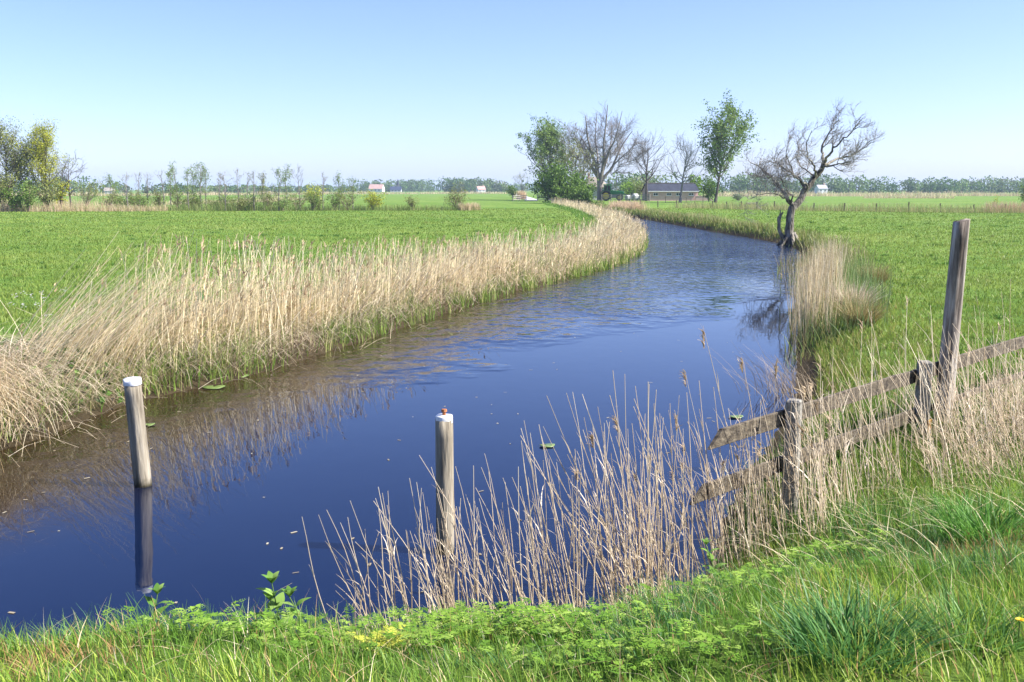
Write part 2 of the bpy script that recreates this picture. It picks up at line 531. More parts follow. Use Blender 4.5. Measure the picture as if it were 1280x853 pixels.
def on_land(xy, sink=.02):
    return np.column_stack([xy, height(xy[:, 0], xy[:, 1]) - sink])


def in_view(P, m=130):
    px, py = project(P)
    return (px > -m) & (px < 1280 + m) & (py < 853 + 160) & (P[:, 1] > .5)


GREEN = [(.04, .11, .016), (.09, .20, .025), (.16, .285, .04), (.27, .38, .085)]
BLUEGREEN = [(.035, .11, .03), (.07, .19, .06), (.13, .28, .10)]
YELLOWGREEN = [(.16, .27, .025), (.28, .40, .05), (.40, .47, .10)]
STRAW = [(.30, .21, .11), (.52, .40, .22), (.69, .57, .36), (.78, .69, .48)]
STRAWG = [(.26, .19, .12), (.45, .36, .24), (.63, .53, .38), (.74, .66, .51)]
DRYBROWN = [(.20, .12, .045), (.34, .22, .09), (.42, .30, .13)]

# ------------------------------------------------------------------ near bank grass
acc = Acc()
n = 330000
xy = np.column_stack([rng.uniform(-7, 10.5, n), rng.uniform(1.2, 11.5, n)])
dd = dam_d(xy[:, 0], xy[:, 1])
sd = river_sd(xy[:, 0], xy[:, 1])
keep = (sd > .03) & (dd < 2.4) & (rng.random(n) < np.clip(1.25 - .25 * dd, .35, 1))
xy, dd, sd = xy[keep], dd[keep], sd[keep]
B = on_land(xy); k = in_view(B, 160) | (rng.random(len(B)) < .4); B, xy, dd, sd = B[k], xy[k], dd[k], sd[k]
n = len(B)
pt = vnoise(xy[:, 0], xy[:, 1], 1.1, 21); pt2 = vnoise(xy[:, 0], xy[:, 1], 2.3, 22); clump = vnoise(xy[:, 0], xy[:, 1], 4.5, 23)
col = mixcol(n, GREEN, .12, .15 + .75 * (.4 * pt2 + .6 * rng.random(n)))
m = (pt > .55) & (rng.random(n) < .55); col[m] = mixcol(m.sum(), YELLOWGREEN, .1)
m = (pt < .36) & (rng.random(n) < .6); col[m] = mixcol(m.sum(), BLUEGREEN, .1)
# worn, browner turf at the right end of the bank and in the bottom left corner
brown = sstep(.7, 0, np.hypot((xy[:, 0] - 2.65) / 1.0, (xy[:, 1] - 5.15) / .55)) + sstep(1, .2, np.hypot((xy[:, 0] + 2.0) / .8, (xy[:, 1] - 3.6) / .35)) + .08
m = rng.random(n) < brown * .8; col[m] = mixcol(m.sum(), DRYBROWN, .15)
m = rng.random(n) < .035; col[m] = mixcol(m.sum(), STRAW, .12)
wide = ~in_view(B, 160)
Ln = (1 + .25 * wide) * (.07 + .13 * rng.random(n) ** 1.3) * (.65 + .8 * clump) * (1 - .45 * np.clip(brown, 0, 1))
acc.blades(B, Ln, rng.uniform(.0035, .0075, n) * (1 + .8 * wide), rng.uniform(.1, .75, n), rng.normal(2.6, 1.3, n), rng.uniform(0, .35, n), 4, col, np.clip(col * np.array([1.2, 1.12, 1.05]), 0, .9), 1.8)
# dry litter lying between the blades
m = rng.random(n) < .02; Bl = B[m] + np.array([0, 0, .02]); nl = len(Bl)
acc.blades(Bl, rng.uniform(.1, .35, nl), .004, rng.uniform(.9, 1.1, nl), None, .5, 3, mixcol(nl, STRAW, .15), None, 1.1)
nl = 130
xl = np.column_stack([rng.uniform(1.3, 4.2, nl), rng.uniform(4.6, 7.0, nl)]); xl = xl[(dam_d(xl[:, 0], xl[:, 1]) < 1.7) & (river_sd(xl[:, 0], xl[:, 1]) > .15)]; nl = len(xl)
acc.blades(on_land(xl, -.07), rng.uniform(.25, .7, nl), .0048, rng.uniform(.96, .995, nl), rng.normal(2.6, .7, nl), rng.uniform(.85, .98, nl), 5, mixcol(nl, STRAW, .1, .4 + .6 * rng.random(nl)), None, 1.1, .5)
tag(acc.build('grass', M['grass']), 'lush uneven green grass covering the near canal bank', 'grass', kind='stuff')

# ------------------------------------------------------------------ short meadow grass, both fields
acc = Acc()
n = 330000
y = np.exp(rng.uniform(math.log(7.5), math.log(125), n))
x = y * rng.uniform(-.60, .60, n)
sd = river_sd(x, y); dd = dam_d(x, y)
left = (x < .15 * y) & (x < 8)
keep = (sd > np.where(left, .9, .25)) & (dd > .3)
x, y, sd = x[keep], y[keep], sd[keep]
xy = np.column_stack([x, y]); B = on_land(xy, .01); n = len(B)
patch = vnoise(x, y, .22, 31); tuft = vnoise(x, y, 1.6, 32)
col = mixcol(n, [(.09, .17, .022), (.155, .24, .036), (.215, .28, .05), (.29, .34, .085)], .1, -.05 + .45 * patch + .35 * tuft + .3 * rng.random(n))
edge = sstep(3.5, .3, sd) * (x > .1 * y)
m = rng.random(n) < edge * .35; col[m] = mixcol(m.sum(), [(.20, .22, .05), (.36, .30, .11)], .1)
Ln = (.045 + .075 * rng.random(n)) * (.5 + .8 * tuft) * (1 + .12 * np.log(y / 8)) * (1 + .9 * edge)
acc.blades(B, Ln, .0045 + .00075 * y, rng.uniform(.1, .8, n), None, rng.uniform(0, .3, n), 2, col)
tag(acc.build('meadow_grass', M['grass']), 'short green pasture grass on the fields either side of the canal', 'grass', kind='stuff')

# ranker tufts scattered through the pastures
acc = Acc()
nc = 800
y = np.exp(rng.uniform(math.log(9), math.log(90), nc)); x = y * rng.uniform(-.58, .58, nc)
sd = river_sd(x, y); k = (sd > 1.2) & (dam_d(x, y) > .8) & (rng.random(nc) < np.where(x > .15 * y, 1, .45)); x, y = x[k], y[k]; nc = len(x)
per = 34; i = np.repeat(np.arange(nc), per); rr = rng.uniform(.05, .22, nc)
xy = np.column_stack([x[i] + rng.normal(0, 1, nc * per) * rr[i], y[i] + rng.normal(0, 1, nc * per) * rr[i]])
base = mixcol(nc, [(.06, .15, .02), (.09, .19, .026), (.15, .25, .04), (.28, .31, .09)], .1, rng.random(nc) ** 1.6)
acc.blades(on_land(xy, .01), rng.uniform(.06, .17, len(xy)), .005 + .0006 * y[i], rng.uniform(.1, .8, len(xy)), None, rng.uniform(0, .3, len(xy)), 2, base[i] * rng.normal(1, .12, (len(xy), 1)))
tag(acc.build('pasture_tufts', M['grass']), 'darker ranker grass tufts dotted over the pastures', 'grass', kind='stuff')

# ------------------------------------------------------------------ left bank reed bed
def reed_heads(acc, tips, dirx, diry, size, col, k=5, w=.35):
    """drooping feathery seed heads"""
    for j in range(k):
        n = len(tips)
        b = tips.copy(); b[:, 2] -= size * rng.uniform(0, .8, n)
        acc.blades(b, size * rng.uniform(.35, .8, n), size * w * rng.uniform(.12, .4, n), rng.uniform(.3, .95, n), np.arctan2(diry, dirx) + rng.normal(0, .5, n), rng.uniform(.1, .6, n), 2, col * rng.uniform(.8, 1.1, (n, 1)), None, 1.3, .3)


acc = Acc()
n = 50000
p, nr, tn = along(LEFT_S, n, lambda mm: np.where(mm[:, 1] < 9.3, .25, 1) * np.interp(mm[:, 1], [0, 12, 20, 35, 60, 110, 150, 190], [900, 1150, 800, 480, 300, 120, 60, 20]))
wid = np.interp(p[:, 1], [8, 12, 16, 25, 40, 55, 80, 190], [.7, .85, 1.1, 1.5, 2.1, 2.8, 2.6, 2.6])
off = wid * rng.beta(1.3, 1.5, n) - np.interp(p[:, 1], [10, 12, 18, 25, 35, 50], [-.5, -.55, -.42, -.1, .25, .6])
xy = p + nr * off[:, None]
dens = .55 * vnoise(xy[:, 0], xy[:, 1], .9, 41) + .45 * vnoise(xy[:, 0], xy[:, 1], 2.6, 43)
keep = (rng.random(n) < np.interp(p[:, 1], [10, 20, 40], [.0, .03, .25]) + np.interp(p[:, 1], [10, 20, 40], [2.2, 2.3, 1.6]) * np.clip(dens - .18, 0, 1) ** 1.7) & (xy[:, 1] > 10.6)
gap = sstep(12.5, 14.2, xy[:, 1])
keep &= rng.random(n) < .07 + .93 * gap
xy, off, dens = xy[keep], off[keep], dens[keep]; d = xy[:, 1]
B = on_land(xy, .04); B[:, 2] = np.maximum(B[:, 2], -.12)
n = len(B)
hgt = np.interp(d, [10, 12.3, 13.6, 15, 20, 30, 45, 60, 90, 130, 190], [.5, .55, .85, 1.4, 1.15, .98, 1.02, 1.1, .95, 1.1, 1.5]) * (.22 + .88 * rng.random(n) ** 2.6) * (.8 + .4 * vnoise(xy[:, 0], xy[:, 1], .45, 42))
lean = np.interp(d, [10, 12, 14, 17, 30, 190], [.75, .5, .26, .18, .16, .15]) * rng.uniform(.2, 1.6, n)
lean = np.where(rng.random(n) < .06, rng.uniform(.4, .95, n), lean)
lean = np.clip(lean, 0, .98)
ldir = rng.normal(.15, np.interp(d, [10, 14, 20, 200], [.45, .6, .8, 1.1]), n) + 2.4 * (vnoise(xy[:, 0], xy[:, 1], .8, 44) - .45) * sstep(13.2, 15, d)
lean = np.clip(lean * (.35 + 1.5 * vnoise(xy[:, 0], xy[:, 1], 1.1, 45)), 0, .98)
tone = .25 + .5 * rng.random(n) + .25 * dens
col = mixcol(n, STRAW, .1, tone)
K = 5
W = rng.uniform(.7, 1.25, n) * (.0042 + .00042 * d)
P = acc.blades(B, hgt, W, lean, ldir, rng.uniform(0, .1, n), K, col, None, 1.6, .35)
# seed heads on some
m = rng.random(n) < np.interp(d, [10, 14, 200], [.04, .07, .12])
tips = P[m][:, -1]; nh = m.sum()
reed_heads(acc, tips, np.cos(ldir[m]), np.sin(ldir[m]), (.16 + .001 * d[m]), mixcol(nh, [(.30, .20, .11), (.46, .33, .20), (.55, .42, .27)], .1), 5, .45 )
# bolder single stems standing clear of the mass
n2 = 1900
p2, nr2, tn2 = along(LEFT_S, n2, lambda mm: np.interp(mm[:, 1], [11, 12.5, 14, 20, 30, 45, 60], [0, 60, 420, 420, 200, 100, 0]))
q2 = p2 + nr2 * rng.uniform(.3, 1.6, (n2, 1)); q2 = q2[q2[:, 1] > 12.9]; n2 = len(q2)
h2 = np.interp(q2[:, 1], [11, 13, 15, 19, 25, 60], [.7, .9, 1.7, 1.4, 1.18, 1.2]) * rng.uniform(.55, 1.08, n2)
l2 = rng.normal(.2, 1.2, n2)
P2 = acc.blades(on_land(q2, .03), h2, .009 + .0003 * q2[:, 1], rng.uniform(.03, .32, n2), l2, rng.uniform(0, .06, n2), 6, mixcol(n2, [(.62, .50, .28), (.76, .66, .42), (.80, .72, .52)], .06), None, 1.8, .5)
m = rng.random(n2) < .4
reed_heads(acc, P2[m][:, -1], np.cos(l2[m]), np.sin(l2[m]), (.15 + .001 * q2[m][:, 1]), mixcol(m.sum(), [(.40, .29, .17), (.60, .46, .29)], .1), 6, .42)
n3 = 900
p3, nr3, tn3 = along(LEFT_S, n3, lambda mm: np.interp(mm[:, 1], [11, 12.5, 20, 40, 60], [0, 300, 260, 100, 0]))
q3 = p3 + nr3 * rng.uniform(.2, 1.3, (n3, 1))
acc.blades(on_land(q3, -.1), rng.uniform(.5, 1.3, n3), .008 + .0003 * q3[:, 1], rng.uniform(.55, .97, n3), rng.normal(.2, 1.3, n3), rng.uniform(0, .5, n3), 5, mixcol(n3, [(.30, .26, .2), (.5, .44, .33), (.7, .6, .42)], .1), None, 1.15, .5)
# hanging dead leaves on the stems
for _ in range(2):
    j = rng.integers(1, K, n); m = rng.random(n) < .5
    b = P[np.arange(n), j][m]; nm = m.sum()
    acc.blades(b, rng.uniform(.15, .4, nm), W[m] * 1.5, rng.uniform(.5, 1.0, nm), ldir[m] + rng.normal(0, 1.2, nm), rng.uniform(.2, 1.1, nm), 3, col[m] * rng.uniform(.75, 1.1, (nm, 1)), None, 1.1, .1)
tag(acc.build('dry_reeds', M['reed']), 'dense bed of dry straw coloured reeds along the left bank', 'reeds', kind='stuff')

# thatch: broken reeds lying flat, combed down the bank at the near left
acc = Acc()
def thatch(n, cx, cy, rx, ry, ang, sang, Lr, zr, stops, lean=(.7, 1.0), droop=(.2, .9)):
    a = rng.normal(ang, sang, n)
    xy = np.column_stack([cx + rng.normal(0, rx, n), cy + rng.normal(0, ry, n)])
    B = on_land(xy, 0); B[:, 2] = np.maximum(B[:, 2], .0) + rng.uniform(*zr, n)
    acc.blades(B, rng.uniform(*Lr, n), rng.uniform(.006, .012, n), rng.uniform(*lean, n), a, rng.uniform(*droop, n), 5, mixcol(n, stops, .12), None, 1.25, .4)
# heap spilling over the bank at the frame's left edge
thatch(1500, -6.4, 11.3, .45, .45, R(-25), .8, (.4, 1.2), (.05, .45), STRAWG, (.8, 1.0), (.5, 1.3))
thatch(900, -6.1, 11.0, .35, .35, R(-60), .4, (.4, .9), (.0, .35), STRAW, (.6, .95), (.7, 1.5))
# long stems pushed over towards the right
pp, nn, tt = along(LEFT_S[14:40], 1500)
mk = (pp[:, 1] > 12.0) & (pp[:, 1] < 13.7)
pp, nn = pp[mk], nn[mk]
q = pp + nn * rng.uniform(.25, 1.2, (len(pp), 1)); BRI = rng.normal(.35, .22, len(q))
Bq = on_land(q, 0); Bq[:, 2] += rng.uniform(0, .3, len(q))
acc.blades(Bq, rng.uniform(.7, 1.75, len(q)), rng.uniform(.007, .013, len(q)), rng.uniform(.5, .92, len(q)), BRI, rng.uniform(0, .25, len(q)), 5, mixcol(len(q), STRAW, .12, .25 + .75 * rng.random(len(q))), None, 1.2, .4)
# litter hanging over the water's edge all along the near stretch
pp, nn, tt = along(LEFT_S[14:75], 5200, lambda mm: 1 / mm[:, 1])
q = pp + nn * rng.uniform(.0, .55, (len(pp), 1))
Bq = on_land(q, 0); Bq[:, 2] = np.maximum(Bq[:, 2], .02) + rng.uniform(.05, .35, len(q))
acc.blades(Bq, rng.uniform(.2, .65, len(q)), .004 + .0003 * q[:, 1], rng.uniform(.5, 1, len(q)), np.arctan2(-nn[:, 1], -nn[:, 0]) + rng.normal(0, .7, len(q)), rng.uniform(.4, 1.4, len(q)), 4, mixcol(len(q), STRAWG, .15, rng.random(len(q)) * .8), None, 1.1, .35)
tag(acc.build('flattened_reeds', M['reed']), 'flattened thatch of broken reeds hanging over the near left bank', 'reeds', kind='stuff')

# green shoots and leafy undergrowth at the foot of the left reed bed
acc = Acc()
n = 26000
p, nr, tn = along(LEFT_S, n, lambda mm: np.interp(mm[:, 1], [8, 12, 20, 35, 60, 80], [500, 500, 380, 300, 140, 0]))
off = rng.uniform(-.12, 1.5, n) - np.interp(p[:, 1], [10, 20, 28, 45], [-.1, .0, .2, .55])
xy = p + nr * off[:, None]
pat = vnoise(xy[:, 0], xy[:, 1], .8, 51)
keep = (rng.random(n) < np.where(pat > .5, .9, .25)) & (xy[:, 1] > 9)
xy = xy[keep]; d = xy[:, 1]; n = len(xy)
B = on_land(xy, .03); B[:, 2] = np.maximum(B[:, 2], -.05)
acc.blades(B, rng.uniform(.2, .62, n) * np.interp(d, [9, 20, 30, 60], [.9, .95, 1.1, 1.3]), .008 + .0005 * d, rng.uniform(.05, .45, n), None, rng.uniform(0, .25, n), 4, mixcol(n, [(.08, .17, .02), (.15, .25, .035), (.26, .34, .07), (.40, .38, .16)], .15), None, 1.6)
tag(acc.build('green_shoots', M['grass']), 'fresh green shoots at the foot of the left reed bed', 'green shoots', kind='stuff')

acc = Acc()
def leaf_clump(cx, cy, r, h, n, size, stops):
    xy = np.column_stack([cx + rng.normal(0, r, n), cy + rng.normal(0, r, n)])
    P = on_land(xy, 0); P[:, 2] = np.maximum(P[:, 2], .01) + rng.uniform(.02, h, n)
    acc.leaves(P, size * rng.uniform(.6, 1.4, n), mixcol(n, stops, .15), .5, .75)
DARKG = [(.03, .085, .012), (.06, .15, .02), (.11, .22, .035)]
for px, py, r, h, nn_ in ((30, 520, .25, .25, 900), (15, 545, .2, .2, 500), (55, 500, .2, .3, 500), (105, 490, .2, .3, 420), (230, 470, .18, .25, 300), (285, 455, .25, .3, 420), (345, 447, .25, .25, 400), (380, 432, .3, .3, 500), (420, 418, .3, .25, 500), (480, 402, .4, .3, 500), (540, 386, .4, .3, 400), (75, 470, .3, .3, 500)):
    g = on_ground(px, py - 6)
    leaf_clump(g[0] - .05, g[1], r, h, nn_, .055 + .002 * g[1], DARKG)
tag(acc.build('undergrowth', M['leaf']), 'dark green leafy undergrowth at the edge of the left bank', 'undergrowth', kind='stuff')

# mixed cover on the slope between the reeds and the water
acc = Acc()
n = 15000
p, nr, tn = along(LEFT_S, n, lambda mm: np.interp(mm[:, 1], [8, 11, 14, 24, 34, 50], [500, 700, 600, 350, 150, 0]))
xy = p + nr * rng.uniform(.05, .8, (n, 1)); xy = xy[xy[:, 1] > 9]; n = len(xy); d = xy[:, 1]
pat = vnoise(xy[:, 0], xy[:, 1], 1.7, 91) + rng.normal(0, .12, n)
c = np.where((pat > .52)[:, None], mixcol(n, [(.06, .14, .02), (.12, .22, .03), (.22, .32, .07)], .15), mixcol(n, [(.16, .11, .06), (.38, .29, .17), (.62, .52, .35)], .15))
acc.blades(on_land(xy, .02), rng.uniform(.1, .38, n), .005 + .0003 * d, rng.uniform(.3, .98, n), np.arctan2(-.2, 1) + rng.normal(0, 1.0, n), rng.uniform(.1, .9, n), 4, c, None, 1.3, .2)
tag(acc.build('bank_grass', M['grass']), 'mixed green blades and dead litter on the left bank slope', 'grass', kind='stuff')

# taller meadow edge just behind the left reeds
acc = Acc()
n = 26000
p, nr, tn = along(LEFT_S, n, lambda mm: np.interp(mm[:, 1], [8, 14, 30, 60], [420, 420, 160, 40]))
xy = p + nr * rng.uniform(.7, 3.2, (n, 1))
sd = river_sd(xy[:, 0], xy[:, 1]); k = (sd > .6) & (xy[:, 1] > 9.5); xy = xy[k]; n = len(xy)
B = on_land(xy, .01); d = xy[:, 1]
acc.blades(B, rng.uniform(.12, .36, n) * (.5 + vnoise(xy[:, 0], xy[:, 1], 1.3, 61)), .006 + .0004 * d, rng.uniform(.1, .6, n), None, rng.uniform(0, .3, n), 3, mixcol(n, GREEN, .12))
tag(acc.build('tall_grass', M['grass']), 'longer green grass on the field edge behind the left reeds', 'grass', kind='stuff')

# ------------------------------------------------------------------ right bank: rushes, reed clump, rough turf
acc = Acc()
n = 9000
p, nr, tn = along(RIGHT_S[:70], n, lambda mm: np.interp(mm[:, 1], [8, 12, 20, 45, 60, 100, 190], [260, 260, 200, 230, 200, 100, 50]))
xy = p + nr * np.where(p[:, 1:2] > 40, rng.normal(.62, .28, (n, 1)), rng.normal(.35, .3, (n, 1)))
pat = vnoise(xy[:, 0], xy[:, 1], .55, 71)
k = rng.random(n) < .15 + .9 * pat; xy, pat = xy[k], pat[k]; n = len(xy); d = xy[:, 1]
B = on_land(xy, .03); B[:, 2] = np.maximum(B[:, 2], -.05)
c = mixcol(n, [(.07, .14, .02), (.13, .21, .035), (.26, .25, .09), (.42, .34, .17)], .15, .15 + .6 * rng.random(n) + .25 * (pat - .4))
acc.blades(B, rng.uniform(.25, .6, n) * (.6 + .7 * pat), .007 + .00055 * d, rng.uniform(.1, .6, n), None, rng.uniform(0, .3, n), 3, c)
tag(acc.build('bank_rushes', M['grass']), 'ragged rushes and sedge fringing the right bank', 'rushes', kind='stuff')


def stand(name, label, px, py, rx, ry, n, h, W, stops, lean=.15, ldir=None, heads=.05, K=5, greenbase=0):
    acc = Acc()
    g = on_ground(px, py) if not isinstance(px, tuple) else np.array(px)
    r = np.sqrt(rng.random(n)); th = rng.uniform(0, 2 * math.pi, n)
    xy = np.column_stack([g[0] + rx * r * np.cos(th), g[1] + ry * r * np.sin(th)])
    B = on_land(xy, .04); B[:, 2] = np.maximum(B[:, 2], -.08)
    hh = h * (.55 + .5 * rng.random(n) ** .7) * (1 - .25 * r)
    ld = rng.uniform(0, 2 * math.pi, n) if ldir is None else rng.normal(ldir, .7, n)
    c = mixcol(n, stops, .1)
    P = acc.blades(B, hh, W * rng.uniform(.7, 1.3, n), lean * rng.uniform(.2, 1.6, n), ld, rng.uniform(0, .1, n), K, c, None, 1.5, .3)
    if greenbase:
        m = rng.random(n) < greenbase
        acc.blades(B[m], hh[m] * rng.uniform(.3, .65, m.sum()), W * 1.3, rng.uniform(.05, .3, m.sum()), None, .1, 3, mixcol(m.sum(), [(.10, .17, .03), (.2, .27, .06)], .12))
    m = rng.random(n) < heads
    if m.sum(): reed_heads(acc, P[m][:, -1], np.cos(ld[m]), np.sin(ld[m]), .16, mixcol(m.sum(), [(.30, .20, .11), (.5, .38, .24)], .1), 4, .4)
    return tag(acc.build(name, M['reed']), label, 'reeds', kind='stuff')


def bank_stand(name, label, pts, width, n, h, W, stops, lean=.12, heads=.0, greenbase=0):
    acc = Acc()
    p, nr, tn = along(catmull(np.array(pts, float), 5), n)
    xy = p + nr * np.clip(rng.normal(0, width, (n, 1)), -2 * width, 2 * width)
    B = on_land(xy, .04); B[:, 2] = np.maximum(B[:, 2], -.08)
    hh = h * (.5 + .55 * rng.random(n) ** .8) * (.7 + .5 * vnoise(xy[:, 0], xy[:, 1], .7, 81))
    ld = rng.uniform(0, 2 * math.pi, n)
    P = acc.blades(B, hh, W * rng.uniform(.7, 1.3, n), lean * rng.uniform(.2, 1.6, n), ld, rng.uniform(0, .1, n), 5, mixcol(n, stops, .1), None, 1.5, .3)
    m = rng.random(n) < greenbase
    if m.sum(): acc.blades(B[m], hh[m] * rng.uniform(.3, .65, m.sum()), W * 1.3, rng.uniform(.05, .3, m.sum()), None, .1, 3, mixcol(m.sum(), [(.10, .17, .03), (.2, .27, .06)], .12))
    m = rng.random(n) < heads
    if m.sum(): reed_heads(acc, P[m][:, -1], np.cos(ld[m]), np.sin(ld[m]), .14, mixcol(m.sum(), [(.34, .24, .14), (.5, .38, .24)], .1), 4, .4)
    return tag(acc.build(name, M['reed']), label, 'reeds', kind='stuff')


def bp_(px, py, z=.05): return G(px, py, z)[:2]
bank_stand('reed_clump', 'upright straw coloured reed clump standing in water by the right bank', [bp_(1022, 430), bp_(1020, 405), bp_(1024, 380), bp_(1030, 362)], .24, 1300, 1.55, .011, STRAW, .10, .02, .45)
bank_stand('green_rushes', 'grey green rushes behind the straw coloured clump on the right bank', [bp_(1052, 425, .3), bp_(1058, 395, .4), bp_(1070, 365, .4), bp_(1062, 345, .4)], .36, 1000, .85, .012, [(.10, .17, .045), (.17, .25, .08), (.26, .31, .14)], .2, 0, .4)
bank_stand('sparse_rushes', 'thin dry rushes between the reed clump and the leaning tree', [bp_(1030, 350, .2), bp_(1028, 335, .2), bp_(1026, 322, .2)], .7, 700, .85, .018, [(.16, .18, .06), (.34, .29, .14), (.46, .38, .22)], .25, 0, .4)

# ------------------------------------------------------------------ dry reeds round the fence (right foreground)
acc = Acc()
def fence_reeds(n, fx, h, W, ldir, lean, stops, zoff=.0, head=.03, K=6, sides=3, wet=False):
    xy = fx(n)
    sd = river_sd(xy[:, 0], xy[:, 1])
    k = (sd > -.25) if wet else (sd > .0)
    hide = np.abs(np.arctan2(xy[:, 0], xy[:, 1]) - math.atan2(2.16, 7.5)) < R(1.1)
    hide |= np.abs(np.arctan2(xy[:, 0], xy[:, 1]) - math.atan2(3.83, 9.13)) < R(.75)
    k &= ~(hide & (np.hypot(xy[:, 0], xy[:, 1]) < np.where(xy[:, 0] / xy[:, 1] > .36, 9.2, 7.8)) & (rng.random(n) < .8))
    xy = xy[k]; n = len(xy)
    B = on_land(xy, .03); B[:, 2] = np.maximum(B[:, 2], -.1)
    hh = h(xy) * (.45 + .6 * rng.random(n))
    ld = rng.normal(ldir, .8, n)
    ln = np.clip(np.abs(rng.normal(lean, lean * .5, n)), 0, .95)
    c = mixcol(n, stops, .1)
    tt = np.linspace(0, 1, K + 1)[None, :]
    P = np.empty((n, K + 1, 3))
    hor = hh[:, None] * ln[:, None] * tt ** rng.uniform(1.0, 1.9, n)[:, None]
    P[..., 0] = B[:, :1] + hor * np.cos(ld)[:, None] + .012 * np.sin(tt * 5 + ld[:, None])
    P[..., 1] = B[:, 1:2] + hor * np.sin(ld)[:, None]
    P[..., 2] = B[:, 2:3] + hh[:, None] * np.sqrt(1 - .6 * ln[:, None] ** 2) * (tt - .06 * tt ** 2)
    rad = (W * rng.uniform(.7, 1.25, n))[:, None] * (1 - .55 * tt)
    acc.tubes(P, rad, sides, c)
    for _ in range(2):   # torn leaf sheaths
        j = rng.integers(1, K, n); m = rng.random(n) < .55
        b = P[np.arange(n), j][m]; nm = m.sum()
        acc.blades(b, rng.uniform(.08, .32, nm), W * 2.6, rng.uniform(.2, 1.0, nm), ld[m] + rng.normal(0, 1.0, nm), rng.uniform(.0, .9, nm), 3, c[m] * rng.uniform(.85, 1.1, (nm, 1)), None, 1.2, .1)
    m = rng.random(n) < head
    if m.sum(): reed_heads(acc, P[m][:, -1], np.cos(ld[m]), np.sin(ld[m]), .13, mixcol(m.sum(), [(.34, .24, .14), (.56, .44, .28)], .1), 7, .4)

FD = np.array([.715, .699]); FN = np.array([.699, -.715]); F0 = np.array([2.16, 7.5])   # fence line and its near-side normal
def band(u0, u1, v0, v1):
    return lambda n: F0 + FD * rng.uniform(u0, u1, (n, 1)) + FN * rng.uniform(v0, v1, (n, 1))
PALE = [(.48, .37, .24), (.66, .55, .40), (.80, .70, .55)]
# along the near side of the fence
fence_reeds(150, band(.3, 3.2, .3, 1.15), lambda q: 1.25 + .0 * q[:, 0], .0034, R(165), .36, PALE, head=.0)
fence_reeds(700, band(2.0, 6.5, .15, 1.3), lambda q: .74 + .0 * q[:, 0], .0038, R(130), .16, PALE, head=.0)
fence_reeds(75, band(.1, 5, -.1, .7), lambda q: 1.45 + .0 * q[:, 0], .0034, R(120), .12, PALE, head=.22)
# leaning mass between the fence post and the water
fence_reeds(190, band(-.95, .0, -.1, .7), lambda q: 1.15 + .0 * q[:, 0], .0034, R(150), .2, PALE, head=.06, wet=True)
# collapsed stems lying over one another at the foot
fence_reeds(360, band(.2, 4.5, .5, 1.4), lambda q: .6 + .0 * q[:, 0], .0034, R(150), .75, [(.36, .27, .17), (.52, .41, .28), (.66, .55, .40)], head=0)
# thin dry growth beyond the fence
fence_reeds(200, band(-.3, 5, -1.2, 0), lambda q: .5 + .0 * q[:, 0], .003, R(120), .3, STRAWG, head=0)
tag(acc.build('fence_reeds', M['reed']), 'tangle of pale dry reeds growing through the wooden fence', 'reeds', kind='stuff')

# rough green growth below the fence
acc = Acc()
n = 16000
xy = F0 + FD * rng.uniform(-1.0, 6.5, (n, 1)) + FN * rng.uniform(-1.4, 1.5, (n, 1))
sd = river_sd(xy[:, 0], xy[:, 1]); xy = xy[sd > .02]; n = len(xy)
acc.blades(on_land(xy, .02), rng.uniform(.1, .36, n), rng.uniform(.004, .009, n), rng.uniform(.1, .7, n), None, rng.uniform(0, .4, n), 3, mixcol(n, GREEN + [(.26, .27, .08)], .14))
tag(acc.build('fence_grass', M['grass']), 'rough green grass under the wooden fence', 'grass', kind='stuff')

# ------------------------------------------------------------------ countable dead reed stalks at the near water's edge
def stalk_mesh(h, bend, curl, head, seed):
    r = np.random.default_rng(seed)
    K = 9
    t = np.linspace(0, 1, K)
    P = np.zeros((1, K, 3))
    P[0, :, 0] = -h * bend * t ** curl + .012 * np.sin(t * r.uniform(3, 8) + r.uniform(0, 6))
    P[0, :, 1] = h * r.normal(0, .06) * t ** 1.5
    P[0, :, 2] = h * (t * math.sqrt(1 - .7 * bend * bend) - .05 * bend * t * t)
    rad = np.full((1, K), r.uniform(.0030, .0042)) * (1 - .62 * t)
    rad[0, ::2] *= 1.1
    a = Acc()
    c = mixcol(1, [(.52, .41, .27), (.70, .58, .42), (.80, .70, .54)], .06, np.array([r.random()]))
    a.tubes(P, rad, 5, c)
    for j in range(1, 7):
        if r.random() < .32:
            a.blades(P[0, j:j + 1], np.array([r.uniform(.06, .25)]), np.array([.008]), np.array([r.uniform(.2, .8)]), np.array([r.uniform(1.6, 4.6)]), np.array([r.uniform(0, .6)]), 3, c * r.uniform(.85, 1.1), None, 1.3, .1)
    me = a.build('reed_stalk', M['reed'])
    hd = None
    if head:
        a2 = Acc()
        reed_heads(a2, np.repeat(P[:, -1], 26, 0), np.full(26, -1.), np.zeros(26), .085, mixcol(26, [(.36, .25, .14), (.58, .45, .28)], .12), 1, .35)
        hd = a2.build('seed_head', M['reed'])
    d1, d2 = me.data, (hd.data if hd else None)
    bpy.data.objects.remove(me)
    if hd: bpy.data.objects.remove(hd)
    return d1, d2


VAR = []
for s in range(34):
    VAR.append(stalk_mesh(1.0 + .08 * rng.random(), abs(rng.normal(.16, .16)), rng.uniform(1.0, 2.2), s % 5 == 0, 100 + s))
STALK_LABEL = 'thin pale dead reed stalk standing at the near water edge left of the fence'
HEAD_LABEL = 'thin dead reed stalk with feathery seed head standing at the near water edge'


